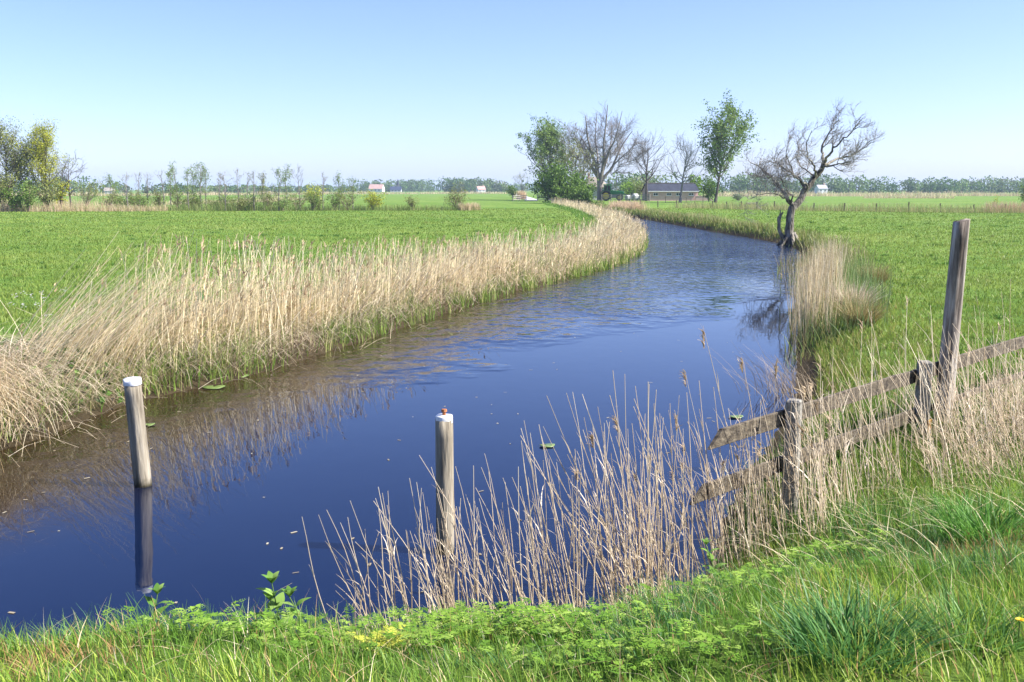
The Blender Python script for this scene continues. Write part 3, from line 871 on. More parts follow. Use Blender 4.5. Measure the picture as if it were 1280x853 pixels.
def put_stalk(x, y, h, rz, k, tilt=0):
    d1, d2 = VAR[k]
    o = bpy.data.objects.new('reed_stalk', d1); COL.objects.link(o)
    z = max(hz(x, y) - .03, -.12)
    o.location = (x, y, z); o.scale = (h ** .35, h ** .35, h); o.rotation_euler = (0, tilt, rz)
    tag(o, HEAD_LABEL if d2 else STALK_LABEL, 'reed stalk', 'dead reed stalks at the near water edge')
    if d2:
        c = bpy.data.objects.new('seed_head', d2); COL.objects.link(c); c.parent = o


NOHEAD = [k for k in range(34) if VAR[k][1] is None]; WITHHEAD = [k for k in range(34) if VAR[k][1] is not None]
# clumps: photo x of the foot, spread, count, height, share with heads
for fx, spx, cnt, h, hs in ((468, 26, 18, .80, 0), (505, 18, 14, .88, 0), (560, 14, 30, .92, 0), (585, 20, 14, .85, 0), (628, 24, 20, 1.0, .05), (665, 20, 20, 1.05, .05), (700, 16, 16, 1.1, .02), (735, 14, 16, 1.2, .05),
                            (780, 14, 30, 1.3, .08), (805, 12, 32, 1.3, .1), (835, 14, 26, 1.25, .12), (870, 16, 22, 1.2, .12), (905, 14, 16, 1.3, .12)):
    for _ in range(cnt):
        px = rng.normal(fx, spx)
        if 975 < px < 1015: continue
        y0 = np.interp(px, [440, 640, 760, 830, 900, 960], [5.62, 5.78, 6.05, 6.35, 6.75, 7.3]) + rng.normal(0, .13)
        x0 = (px - 640) / FPX * y0 * 1.02
        put_stalk(x0, y0, 1.12 * h * rng.uniform(.5, 1.12), rng.normal(0, .75), int(rng.choice(WITHHEAD if rng.random() < hs else NOHEAD)), rng.normal(-.05, .09))
for px, y0, h in ((930, 7.1, 1.75), (968, 7.2, 1.45), (905, 6.95, 1.5), (955, 7.3, 1.4)):
    put_stalk((px - 640) / FPX * y0 * 1.02, y0, h, rng.normal(0, .4), int(rng.choice(WITHHEAD)), rng.normal(0, .03))


_a = Acc(); _t = np.linspace(0, 1, 10); _P = np.zeros((1, 10, 3)); _P[0, :, 0] = .05 * _t + .22 * _t ** 3.2; _P[0, :, 2] = .66 * (_t - .16 * _t ** 3)
_a.tubes(_P, (.0042 * (1 - .7 * _t))[None], 5, np.array([[.70, .58, .42]])); _o = _a.build('reed_stalk', M['reed'])
_o.location = ((298 - 640) / FPX * 5.3 * 1.03, 5.3, hz((298 - 640) / FPX * 5.3 * 1.03, 5.3) - .02)
tag(_o, 'lone curved dead reed stalk bending right over the water beside the nettles', 'reed stalk', 'dead reed stalks at the near water edge')

# ------------------------------------------------------------------ bmesh helpers
def bm_obj(name, bm, mat, parent=None, smooth=False, bevel=0):
    if bevel:
        bmesh.ops.bevel(bm, geom=[e for e in bm.edges if e.calc_face_angle(0) > .5], offset=bevel, segments=1, affect='EDGES')
    me = bpy.data.meshes.new(name); bm.to_mesh(me); bm.free()
    me.materials.append(mat)
    if smooth:
        for f in me.polygons: f.use_smooth = True
    o = bpy.data.objects.new(name, me); COL.objects.link(o)
    if parent: o.parent = parent
    return o


def add_box(bm, c, s, rz=0):
    r = bmesh.ops.create_cube(bm, size=1)
    mt = Matrix.Translation(c) @ Matrix.Rotation(rz, 4, 'Z') @ Matrix.Diagonal((*s, 1))
    bmesh.ops.transform(bm, matrix=mt, verts=r['verts'])


def add_cyl(bm, p0, p1, r0, r1=None, seg=14):
    p0, p1 = Vector(p0), Vector(p1); d = p1 - p0
    r = bmesh.ops.create_cone(bm, cap_ends=True, segments=seg, radius1=r0, radius2=r0 if r1 is None else r1, depth=d.length)
    q = Vector((0, 0, 1)).rotation_difference(d)
    bmesh.ops.transform(bm, matrix=Matrix.Translation((p0 + p1) / 2) @ q.to_matrix().to_4x4(), verts=r['verts'])


def add_prism(bm, pts, y0, y1):
    """profile in x,z pulled along y"""
    a = [bm.verts.new((x, y0, z)) for x, z in pts]; b = [bm.verts.new((x, y1, z)) for x, z in pts]
    n = len(pts)
    bm.faces.new(a); bm.faces.new(b[::-1])
    for i in range(n): bm.faces.new((a[i], b[i], b[(i + 1) % n], a[(i + 1) % n]))
    bmesh.ops.recalc_face_normals(bm, faces=bm.faces)


def round_post(name, h0, h1, r0, r1, mat, parent, seed, grooves=.06, top_tilt=0.0, seg=22):
    """weathered round timber from h0 to h1 with checks and an uneven top"""
    r = np.random.default_rng(seed)
    bm = bmesh.new(); K = 15
    ph = r.uniform(0, 6.28, 6); am = r.uniform(.3, 1, 6)
    crack = [r.uniform(0, 6.28) for _ in range(5)]
    rows = []
    for k in range(K):
        f = k / (K - 1); z = h0 + (h1 - h0) * f; row = []
        for s in range(seg):
            a = 2 * math.pi * s / seg
            rr = (r0 * (1 - f) + r1 * f)
            v = sum(am[j] * math.sin((j + 1) * a + ph[j] + f * (j - 2)) for j in range(6)) / 6
            for c in crack:
                dlt = abs((a - c - .15 * math.sin(f * 5) + math.pi) % (2 * math.pi) - math.pi)
                if dlt < .16: v -= 1.6 * (1 - dlt / .16)
            rr *= 1 + grooves * v + r.normal(0, .006)
            zz = z + (top_tilt * math.cos(a) * rr + r.normal(0, .004) if k == K - 1 else 0)
            row.append(bm.verts.new((rr * math.cos(a), rr * math.sin(a), zz)))
        rows.append(row)
    for k in range(K - 1):
        for s in range(seg):
            bm.faces.new((rows[k][s], rows[k][(s + 1) % seg], rows[k + 1][(s + 1) % seg], rows[k + 1][s]))
    top = bm.verts.new((0, 0, h1 + .004))
    for s in range(seg): bm.faces.new((rows[-1][s], rows[-1][(s + 1) % seg], top))
    bot = bm.verts.new((0, 0, h0))
    for s in range(seg): bm.faces.new((rows[0][(s + 1) % seg], rows[0][s], bot))
    o = bm_obj(name, bm, mat, parent, True)
    return o


def cap_ring(name, z0, z1, r, mat, parent, notch=False):
    bm = bmesh.new(); seg = 26
    prof = [(r * .97, z0), (r, z0 + .006), (r, z1 - .01), (r * .95, z1), (r * .35, z1 + .002), (0.001, z1)]
    rows = []
    for rr, z in prof:
        row = []
        for s in range(seg):
            a = 2 * math.pi * s / seg
            dz = -.02 if notch and abs(a - 4.4) < .3 and z > z1 - .02 and rr > r * .5 else 0
            row.append(bm.verts.new((rr * math.cos(a), rr * math.sin(a), z + dz + .0015 * math.sin(3 * a + 1))))
        rows.append(row)
    for k in range(len(prof) - 1):
        for s in range(seg): bm.faces.new((rows[k][s], rows[k][(s + 1) % seg], rows[k + 1][(s + 1) % seg], rows[k + 1][s]))
    bm.faces.new([v for v in rows[0]][::-1])
    return bm_obj(name, bm, mat, parent, True)


# mooring posts in the water
g = G(179, 607); top = A(165, 474, g[1] - .02)
e = empty('mooring_post', (g[0], g[1], 0), 0, 'leaning weathered round mooring post with notched white cap near the left bank', 'mooring post', 'white capped posts in the canal')
hgt_ = top[2]
e.rotation_euler = (R(1), math.atan2(top[0] - g[0], hgt_), 0)
round_post('shaft', -.9, hgt_ - .02, .085, .078, M['post_wood'], e, 3, .045)
cap_ring('cap', hgt_ - .055, hgt_ + .008, .083, M['white'], e, True)
g = G(557, 690); top = A(556, 520, g[1])
e = empty('mooring_post', (g[0], g[1], 0), 0, 'upright weathered round mooring post with white cap and rusty bolt behind the reed stalks', 'mooring post', 'white capped posts in the canal')
round_post('shaft', -.9, top[2] - .03, .074, .068, M['post_wood'], e, 4, .035)
cap_ring('cap', top[2] - .055, top[2] + .004, .0655, M['white'], e)
bm = bmesh.new()
add_cyl(bm, (0, 0, top[2] - .02), (0, 0, top[2] + .036), .014, .014, 10); add_cyl(bm, (0, 0, top[2] + .034), (0, 0, top[2] + .052), .024, .02, 8)
bm_obj('bolt', bm, M['rust'], e, False)

# tall post beside the fence
g = np.array([4.17, 9.47]); zt = A(1199, 276, 9.47)
e = empty('tall_post', (g[0], g[1], .4), 0, 'tall split round timber post standing behind the second concrete fence post', 'post')
e.rotation_euler = (0, R(1.6), 0)
round_post('shaft', -.3, zt[2] - .4, .088, .074, M['old_post'], e, 9, .09, .25, 26)

# wooden fence with concrete posts
fe = empty('board_fence', (2.16, 7.5, hz(2.16, 7.5)), 0, 'weathered two board fence on concrete posts running from the water into the pasture', 'fence')
fz = fe.location.z
fang = math.atan2(FD[1], FD[0])


def fence_board(u0, u1, z0, z1, hh, th, v, seed, mat=M['wood'], slant=0):
    r = np.random.default_rng(seed)
    bm = bmesh.new(); K = 14; rows = []
    for k in range(K):
        f = k / (K - 1); u = u0 + (u1 - u0) * f; z = z0 + (z1 - z0) * f + r.normal(0, .002)
        h2 = hh / 2 * (1 + r.normal(0, .015)); vv = v + .006 * math.sin(f * 5 + seed)
        sl = slant * (1 - f) if k == 0 else 0
        prof = [(-th / 2, -h2 + .004), (-th / 2 + .004, -h2), (th / 2 - .004, -h2), (th / 2, -h2 + .004), (th / 2, h2 - .004), (th / 2 - .004, h2), (-th / 2 + .004, h2), (-th / 2, h2 - .004)]
        rows.append([bm.verts.new((FD[0] * (u + sl * b) + FN[0] * (vv + a), FD[1] * (u + sl * b) + FN[1] * (vv + a), z - fz + b)) for a, b in prof])
    for k in range(K - 1):
        for s in range(8): bm.faces.new((rows[k][s], rows[k][(s + 1) % 8], rows[k + 1][(s + 1) % 8], rows[k + 1][s]))
    bm.faces.new(rows[0][::-1]); bm.faces.new(rows[-1])
    bmesh.ops.recalc_face_normals(bm, faces=bm.faces)
    return bm_obj('rail', bm, mat, fe)


def concrete_post(u, v, ztop, rz, w=.12):
    bm = bmesh.new()
    x, y = FD * u + FN * v
    zb = -.5
    add_box(bm, (x, y, (ztop - fz + zb) / 2), (w, w * .92, ztop - fz - zb), rz)
    return bm_obj('concrete_post', bm, M['concrete'], fe, False, .012)


# boards lie on the field side of the posts
fence_board(-.93, 2.42, 1.045, 1.075, .125, .028, -.085, 1, slant=1.2)
fence_board(2.43, 6.6, 1.085, 1.10, .135, .028, -.085, 2)
fence_board(-1.12, 2.36, .675, .70, .12, .028, -.087, 3, slant=1.4)
fence_board(2.37, 6.6, .70, .74, .06, .028, -.087, 4)
concrete_post(0, 0, 1.205, fang + R(18), .118)
concrete_post(2.33, 0, 1.225, fang + R(40), .125)
bm = bmesh.new(); x, y = FD * 2.29 + FN * .092
add_box(bm, (x, y, .56 - fz), (.10, .012, .26), fang + R(8))
pl = bm_obj('plate', bm, M['ochre'], fe, False, .003); pl['label'] = 'ochre yellow plate at the foot of the second post'

# ------------------------------------------------------------------ trees
def resample(pts, K):
    c = catmull(pts, 8); s = np.concatenate([[0], np.cumsum(np.linalg.norm(np.diff(c, axis=0), axis=1))])
    u = np.linspace(0, s[-1], K)
    return np.stack([np.interp(u, s, c[:, j]) for j in range(3)], 1)


def grow(P, Rd, nper, tr, ang, length, bias=(0, 0, .25), gnarl=.15, K=6, rr=.62, taper=.25, rmin=.004, prof=None, keep=1.0):
    """children on every parent branch; P (N,K,3) parents; vectorised"""
    N_, KP, _ = P.shape
    n = N_ * nper
    par = np.repeat(np.arange(N_), nper)
    tt = np.tile((np.arange(nper) + .5) / nper, N_) + rng.uniform(-.5, .5, n) / nper
    tv = tr[0] + (tr[1] - tr[0]) * np.clip(tt, 0, 1)
    f = tv * (KP - 1); i = np.clip(f.astype(int), 0, KP - 2); w = (f - i)[:, None]
    b = P[par, i] * (1 - w) + P[par, i + 1] * w
    rad = Rd[par, i] * (1 - w[:, 0]) + Rd[par, i + 1] * w[:, 0]
    T = P[par, i + 1] - P[par, i]; T /= np.linalg.norm(T, axis=1)[:, None] + 1e-9
    q = rng.normal(size=(n, 3)); q -= T * (q * T).sum(1)[:, None]; q /= np.linalg.norm(q, axis=1)[:, None] + 1e-9
    a = np.radians(rng.normal(ang[0], ang[1], n))[:, None]
    D = T * np.cos(a) + q * np.sin(a)
    Ln = length * rng.uniform(.4, 1.35, n)
    if prof is not None: Ln = Ln * prof(tv)
    step = (Ln / (K - 1))[:, None]
    out = np.empty((n, K, 3)); out[:, 0] = b
    bias = np.array(bias)
    for k in range(1, K):
        D = D + bias / K * 2 + rng.normal(0, gnarl, (n, 3))
        D /= np.linalg.norm(D, axis=1)[:, None]
        out[:, k] = out[:, k - 1] + D * step
    r0 = np.maximum(rad * rr, rmin)[:, None]
    R2 = r0 * (1 - (1 - taper) * np.linspace(0, 1, K)[None, :])
    if keep < 1:
        m = rng.random(n) < keep; return out[m], R2[m]
    return out, R2


def tree(name, label, base, H, trunk_r, spread, crown_mat, bark, leaf=None, group=None, cat='tree', start=.3, limbs=14, ang=(55, 12), n2=5, n3=5, up=.35,
         lean=(0, 0), prof=None, l2=.45, l3=.22, twig_r=.01, gnarl=.12, wob=.03, top=.96, r3=.012, keep3=1.0, n4=0):
    """trunk with limbs (one mesh) and crown of twigs and leaves (one mesh), both under an Empty at the base"""
    e = empty(name, (base[0], base[1], base[2]), 0, label, cat, group)
    K = 10; tt = np.linspace(0, 1, K)
    T = np.zeros((1, K, 3))
    ph = rng.uniform(0, 6, 2)
    T[0, :, 0] = lean[0] * tt + H * wob * np.sin(tt * 4 + ph[0]) * tt
    T[0, :, 1] = lean[1] * tt + H * wob * np.sin(tt * 5 + ph[1]) * tt
    T[0, :, 2] = H * top * tt - .25 * (tt == 0)
    TR = trunk_r * (1 - .86 * tt ** .9)[None, :]; TR[0, 0] *= 1.45
    prof = prof or (lambda t: .35 + .9 * np.sin(np.pi * np.clip((t - start) / (1 - start) * .8 + .2, 0, 1)))
    a = Acc()
    a.tubes(T, TR, 9, np.zeros((1, 3)))
    L1, R1 = grow(T, TR, limbs, (start, .99), ang, spread, (0, 0, up), gnarl, 7, .6, .25, r3 * 1.4, prof)
    a.tubes(L1, R1, 5, np.zeros((len(L1), 3)))
    L2, R2 = grow(L1, R1, n2, (.2, .98), (42, 12), spread * l2, (0, 0, up * .8), gnarl * 1.2, 5, .6, .3, r3)
    a.tubes(L2, R2, 4, np.zeros((len(L2), 3)))
    a.build('trunk', bark, e, True, False)
    c = Acc()
    L3, R3 = grow(L2, R2, n3, (.15, 1), (38, 14), spread * l3, (0, 0, up * .6), gnarl * 1.3, 4, .7, .4, r3 * .75, None, keep3)
    c.tubes(L3, R3, 3, np.broadcast_to(np.array(crown_mat), (len(L3), 3)))
    tips = L3
    if n4:
        L4, R4 = grow(L3, R3, n4, (.2, 1), (35, 14), spread * l3 * .55, (0, 0, up * .5), gnarl * 1.3, 3, .7, .5, r3 * .6)
        c.tubes(L4, R4, 3, np.broadcast_to(np.array(crown_mat), (len(L4), 3))); tips = L4
    if leaf:
        cnt, size, stops = leaf[:3]
        jit = leaf[3] if len(leaf) > 3 else size * .8
        i = rng.integers(0, len(tips), cnt); j = rng.integers(1, tips.shape[1], cnt)
        cl = vnoise(i * .37, i * .11, 1, 3)
        Pt = tips[i, j] + rng.normal(0, jit, (cnt, 3))
        c.leaves(Pt, size * rng.uniform(.6, 1.4, cnt), mixcol(cnt, stops, .1, .6 * rng.random(cnt) + .4 * cl), .2, .7)
    c.build('crown', M['leaf'], e, False)
    return e


def bush(name, label, base, rx, h, n, size, stops, group=None, cat='bush', bark=None, nst=7, dense=1.0):
    e = empty(name, tuple(base), 0, label, cat, group)
    st = np.zeros((nst, 5, 3)); tt = np.linspace(0, 1, 5)
    an = rng.uniform(0, 6.28, nst); sp = rng.uniform(.2, .9, nst) * rx
    st[:, :, 0] = (np.cos(an) * sp)[:, None] * tt; st[:, :, 1] = (np.sin(an) * sp)[:, None] * tt
    st[:, :, 2] = (h * rng.uniform(.6, .95, nst))[:, None] * tt ** .8 - .1
    a = Acc(); rd = (.02 + .012 * h) * (1 - .8 * tt)[None, :] * np.ones((nst, 1))
    a.tubes(st, rd, 5, np.zeros((nst, 3)))
    L1, R1 = grow(st, rd, 6, (.15, 1), (45, 15), rx * .7, (0, 0, .25), .15, 5, .6, .3, .008)
    a.tubes(L1, R1, 4, np.zeros((len(L1), 3)))
    a.build('stems', bark or M['brown_twig'], e, True, False)
    L2, R2 = grow(L1, R1, 4, (.2, 1), (40, 15), rx * .4, (0, 0, .15), .2, 4, .6, .4, .006)
    c = Acc()
    c.tubes(L2, R2, 3, np.broadcast_to(np.array([.13, .10, .07]), (len(L2), 3)))
    i = rng.integers(0, len(L2), n); j = rng.integers(0, 4, n)
    Pt = L2[i, j] + rng.normal(0, size * 1.0, (n, 3)); Pt[:, 2] = np.abs(Pt[:, 2])
    cl = vnoise(i * .41, i * .17, 1, 8)
    c.leaves(Pt, size * rng.uniform(.6, 1.4, n), mixcol(n, stops, .1, .55 * rng.random(n) + .45 * cl), .2, .75)
    c.build('foliage', M['leaf'], e, False)
    return e


def gp(px, y):
    """point on the land at distance y, at a photo column"""
    x = (px - 640) / FPX * (y * CP + (CAM_Z - .5) * SP)
    return np.array([x, y, hz(x, y)])


LEAF_D = [(.05, .10, .014), (.10, .18, .022), (.17, .26, .04)]
LEAF_M = [(.09, .16, .035), (.17, .26, .055), (.27, .36, .10)]
LEAF_OL = [(.13, .16, .045), (.22, .25, .075), (.32, .34, .12)]
LEAF_YG = [(.22, .26, .03), (.38, .40, .035), (.52, .51, .07)]
LEAF_YB = [(.12, .22, .02), (.20, .32, .03), (.30, .42, .05)]
TW_G, TW_B = (.30, .275, .26), (.26, .20, .15)

# the leaning willow at the water's edge: limbs as seen, twigs grown on them
WY = 50.2
def wpt(zx, zy, dy=0): return A(860 + zx / 4.06, 110 + zy / 4.06, WY + dy)
b0 = wpt(520, 790); b0[2] = .1
we = empty('willow_tree', tuple(b0), 0, 'leaning bare willow with twisted forked trunk at the right water edge', 'tree')
limbs = [
    ([wpt(522, 800), wpt(516, 740), wpt(517, 680), wpt(535, 610), wpt(575, 560, .1), wpt(610, 505, .2), wpt(643, 455, .25), wpt(680, 405, .3), wpt(692, 365, .3)], .36, .15),
    ([wpt(536, 612), wpt(505, 565, -.2), wpt(480, 510, -.3), wpt(442, 482, -.4), wpt(402, 432, -.5), wpt(342, 382, -.5), wpt(318, 368, -.5)], .20, .03),
    ([wpt(602, 515), wpt(562, 460, .4), wpt(522, 425, .6), wpt(482, 392, .8), wpt(450, 368, .9), wpt(402, 356, 1.0)], .15, .03),
    ([wpt(600, 520), wpt(600, 490, -.3), wpt(570, 470, -.5), wpt(540, 440, -.7), wpt(520, 380, -.8), wpt(500, 320, -.9), wpt(505, 270, -.9)], .10, .02),
    ([wpt(690, 378), wpt(740, 352, .5), wpt(800, 338, .7), wpt(850, 318, .8), wpt(905, 282, .8), wpt(965, 246, .7)], .13, .02),
    ([wpt(688, 392), wpt(740, 385, -.6), wpt(790, 370, -.9), wpt(850, 362, -1.1)], .09, .02),
    ([wpt(691, 368), wpt(680, 310, .4), wpt(695, 240, .5), wpt(735, 170, .6), wpt(775, 112, .6)], .13, .02),
    ([wpt(690, 370), wpt(720, 310, -.6), wpt(770, 250, -.9), wpt(840, 190, -1.1), wpt(890, 150, -1.2)], .12, .02),
    ([wpt(650, 445), wpt(640, 390, -.9), wpt(610, 330, -1.4), wpt(600, 260, -1.6), wpt(630, 180, -1.7)], .10, .02),
    ([wpt(640, 455), wpt(615, 420, 1.0), wpt(575, 390, 1.5), wpt(555, 330, 1.7), wpt(560, 270, 1.8)], .09, .02),
    ([wpt(520, 585), wpt(530, 550, -.5), wpt(505, 520, -.7), wpt(480, 470, -.8), wpt(490, 430, -.8)], .08, .02),
    ([wpt(500, 560), wpt(470, 548, -.6), wpt(425, 535, -.9), wpt(370, 545, -1.1), wpt(300, 572, -1.3)], .06, .015),
    ([wpt(400, 430, -.5), wpt(372, 445, -.7), wpt(330, 440, -.9)], .05, .012),
]
TP, TR = [], []
for pts, r0, r1 in limbs:
    q = resample(pts, 14) - b0
    q[1:-1] += rng.normal(0, .035, (12, 3))
    TP.append(q); TR.append((r0 + (r1 - r0) * np.linspace(0, 1, 14) ** .8) * .66)
TP, TR = np.array(TP), np.array(TR)
TP[..., 2] = np.where(TP[..., 2] > 3.2, 3.2 + (TP[..., 2] - 3.2) * .87, TP[..., 2]); TP[..., 0] = np.where(TP[..., 0] > 1.6, 1.6 + (TP[..., 0] - 1.6) * .95, TP[..., 0])
TR[0] = np.interp(np.linspace(0, 1, 14), [0, .08, .2, .5, .55, .8, 1], [.34, .25, .20, .18, .165, .14, .11])
a = Acc(); a.tubes(TP, TR, 10, np.zeros((len(TP), 3)))
# root flare and stub
rt = []
for an in np.linspace(0, 5.6, 7):
    rt.append(np.array([[.12 * math.cos(an), .12 * math.sin(an), .55], [.32 * math.cos(an), .3 * math.sin(an), .22], [.5 * math.cos(an), .45 * math.sin(an), .02], [.75 * math.cos(an), .65 * math.sin(an), -.18]]))
a.tubes(np.array(rt), np.tile(np.array([.11, .11, .08, .04]), (7, 1)), 7, np.zeros((7, 3)))
LB, RB = grow(TP[1:], TR[1:], 8, (.3, 1), (52, 16), .78, (.22, 0, .30), .17, 7, .6, .3, .010)
a.tubes(LB, RB, 5, np.zeros((len(LB), 3)))
a.build('trunk', M['willow_bark'], we, True, False)
c = Acc()
tw = (.38, .35, .33)
L2, R2 = grow(LB, RB, 9, (.15, 1), (42, 15), .5, (.3, 0, .3), .17, 6, .6, .4, .0075)
c.tubes(L2, R2, 4, np.broadcast_to(np.array(tw), (len(L2), 3)))
L3, R3 = grow(L2, R2, 4, (.2, 1), (36, 14), .28, (.3, 0, .3), .16, 4, .7, .5, .0055)
c.tubes(L3, R3, 3, np.broadcast_to(np.array(tw), (len(L3), 3)))
i = rng.integers(0, len(L3), 3500); Pt = L3[i, rng.integers(1, 4, 3500)] + rng.normal(0, .03, (3500, 3))
c.leaves(Pt, .05 * rng.uniform(.6, 1.4, 3500), mixcol(3500, [(.14, .13, .08), (.22, .22, .11)], .1), .2, .5)
c.build('crown', M['leaf'], we, False)
# thin dead second stem beside the willow
d0 = wpt(495, 795); d0[2] = 0
se = empty('dead_stem', tuple(d0), 0, 'thin crooked dead stem rising beside the willow trunk at the water', 'tree stump')
pts = [wpt(495, 800), wpt(480, 755), wpt(463, 725), wpt(462, 690), wpt(468, 655), wpt(482, 630)]
a = Acc(); q = resample(pts, 10) - d0
a.tubes(q[None], np.array([[.20, .15, .11, .10, .09, .085, .08, .07, .055, .035]]), 8, np.zeros((1, 3)))
q2 = resample([wpt(463, 690), wpt(455, 665), wpt(470, 640), wpt(466, 615)], 6) - d0
a.tubes(q2[None], np.linspace(.06, .02, 6)[None], 6, np.zeros((1, 3)))
a.build('stem', M['willow_bark'], se, True, False)

# farmyard trees
fan = lambda t: .75 + .5 * (1 - t)
tree('poplar_tree', 'fresh green leafy poplar left of the big bare farmyard tree', gp(686, 212), 13.4, .32, 5.6, TW_B, M['dark_bark'], (11000, .32, LEAF_M, .28), 'poplars by the farm', start=.14, limbs=46, ang=(52, 12), n2=5, n3=3, up=.5, r3=.03)
tree('olive_tree', 'hazy olive budding tree between the green poplar and the bare tree', gp(718, 190), 8.6, .2, 4.2, TW_B, M['dark_bark'], (2300, .24, LEAF_OL, .3), None, start=.15, limbs=30, ang=(50, 12), n2=5, n3=4, up=.4, r3=.022)
# big bare tree: short bole, vase of limbs
BB = gp(750, 201)
e = empty('bare_tree', tuple(BB), 0, 'big bare fan shaped tree with pale trunk behind the tractor', 'tree', 'bare trees by the farm')
def big_limb(pts, r0, r1): return np.array(pts, float), r0, r1
H = 19.2
Ls = [([(0, 0, -.3), (-.1, 0, 2), (-.2, .1, 4), (-.6, .1, 6), (-1.6, .2, 9), (-2.6, .4, 12.5), (-3.0, .5, 16.5)], .62, .08),
      ([(-.1, 0, 3.4), (.3, -.2, 5.5), (.6, -.4, 8), (.5, -.6, 11), (.9, -.6, 14.5), (1.2, -.6, 18.6)], .42, .07),
      ([(0, 0, 3.2), (.9, .3, 4.8), (2.2, .5, 6.3), (3.2, .7, 8.5), (4.4, .8, 11), (6.2, .8, 13.6)], .36, .06),
      ([(-.3, 0, 4.2), (-1.6, -.5, 6.2), (-3.0, -.8, 8.4), (-4.2, -1, 10.5), (-5.4, -1.1, 12.5)], .30, .05),
      ([(.5, -.3, 7), (1.5, -1.2, 9.5), (2.6, -1.8, 12), (3.4, -2, 15), (3.9, -2.1, 17.3)], .24, .05),
      ([(-.6, .1, 6.2), (-.5, 1.3, 9), (-.9, 2.0, 12.5), (-.6, 2.4, 17.5)], .25, .05),
      ([(-1.6, .2, 9), (-3.0, .9, 11.2), (-4.4, 1.4, 13.5), (-5.0, 1.6, 15.3)], .18, .04),
      ([(.2, 0, 4.5), (1.0, 1.3, 7.0), (2.0, 2.3, 10), (2.4, 2.8, 13.5), (2.2, 3, 16.5)], .26, .05),
      ([(2.6, .5, 7), (4.0, -.2, 8.4), (5.6, -.6, 9.8), (7.0, -.8, 11.5)], .16, .04)]
TP = np.array([resample(p_, 12) for p_, _, _ in Ls]); TR = np.array([r0 + (r1 - r0) * np.linspace(0, 1, 12) ** .8 for _, r0, r1 in Ls])
a = Acc(); a.tubes(TP, TR, 9, np.zeros((len(TP), 3)))
TP = TP * np.array([1.15, 1.15, .84]); TR = TR * .75
LB, RB = grow(TP, TR, 20, (.28, 1), (54, 14), 3.1, (0, 0, .22), .12, 7, .55, .3, .045)
a.tubes(LB, RB, 5, np.zeros((len(LB), 3)))
a.build('trunk', M['pale_bark'], e, True, False)
c = Acc(); tw = np.array((.30, .265, .25))
L2, R2 = grow(LB, RB, 9, (.2, 1), (42, 14), 1.5, (0, 0, .25), .14, 5, .6, .4, .021)
c.tubes(L2, R2, 4, np.broadcast_to(tw, (len(L2), 3)))
L3, R3 = grow(L2, R2, 4, (.2, 1), (36, 14), .85, (0, 0, .22), .14, 4, .7, .5, .015)
c.tubes(L3, R3, 3, np.broadcast_to(tw, (len(L3), 3)))
c.build('crown', M['leaf'], e, False)

tree('bare_tree', 'small dark bare tree in front of the thatched farmhouse', gp(729, 196), 9.6, .2, 3.0, (.13, .11, .10), M['dark_bark'], None, 'bare trees by the farm', start=.4, limbs=14, ang=(45, 10), n2=5, n3=4, up=.4, r3=.026, wob=.02)
tree('bare_tree', 'grey bare tree just left of the brick barn', gp(808, 196), 10.6, .26, 4.4, TW_G, M['dark_bark'], None, 'bare trees by the farm', start=.3, limbs=22, ang=(58, 12), n2=6, n3=5, up=.36, r3=.024, wob=.02)
tree('bare_tree', 'pale slanting bare tree standing in front of the brick barn', gp(850, 178), 8.8, .24, 4.3, TW_G, M['pale_bark'], None, 'bare trees by the farm', start=.36, limbs=22, ang=(58, 12), n2=6, n3=5, up=.36, r3=.022, wob=.02, lean=(1.0, 0))
tree('poplar_tree', 'tall half leafed poplar with open crown right of the barn', gp(894, 176), 13.6, .26, 5.4, TW_G, M['dark_bark'], (8500, .32, LEAF_M, .26), 'poplars by the farm', start=.26, limbs=40, ang=(50, 12), n2=5, n3=3, up=.35, r3=.026, lean=(2.2, 0), wob=.03)
bush('dark_bush', 'large dark green bush on the bank before the farmyard', gp(708, 165), 4.5, 4.5, 7500, .36, LEAF_D, None, nst=11)
bush('dark_bush', 'lower dark green bush beside the tractor on the canal bank', gp(727, 160), 2.2, 3.1, 3200, .30, LEAF_D, None, nst=9)
bush('round_bush', 'small dark rounded bush beside the farm track', gp(642, 262), 1.8, 2.6, 900, .3, LEAF_D)
tree('bare_tree', 'distant bare tree rising behind the track fence left of the poplar', gp(652, 268), 5.6, .16, 2.2, TW_G, M['dark_bark'], (260, .2, LEAF_OL, .3), 'bare trees by the farm', start=.25, limbs=12, n2=4, n3=3, r3=.02)
bush('bright_shrub', 'bright yellow green shrub just right of the brick barn', gp(871, 215), 2.1, 5.0, 1600, .34, LEAF_YB)
bush('dark_shrub', 'dark green shrub at the foot of the open poplar', gp(886, 190), 1.9, 4.2, 1600, .3, LEAF_D)
bush('bright_shrub', 'yellow green shrub behind the tractor bonnet', gp(788, 235), 2.2, 3.9, 900, .34, LEAF_YB)
bush('olive_shrub', 'olive leafless shrub left of the barn gable', gp(799, 228), 1.9, 4.4, 700, .28, LEAF_OL)
bush('grey_shrub', 'small grey green shrub low in the field right of the open poplar', gp(923, 200), 1.2, 1.2, 350, .22, [(.12, .16, .10), (.2, .25, .16)])
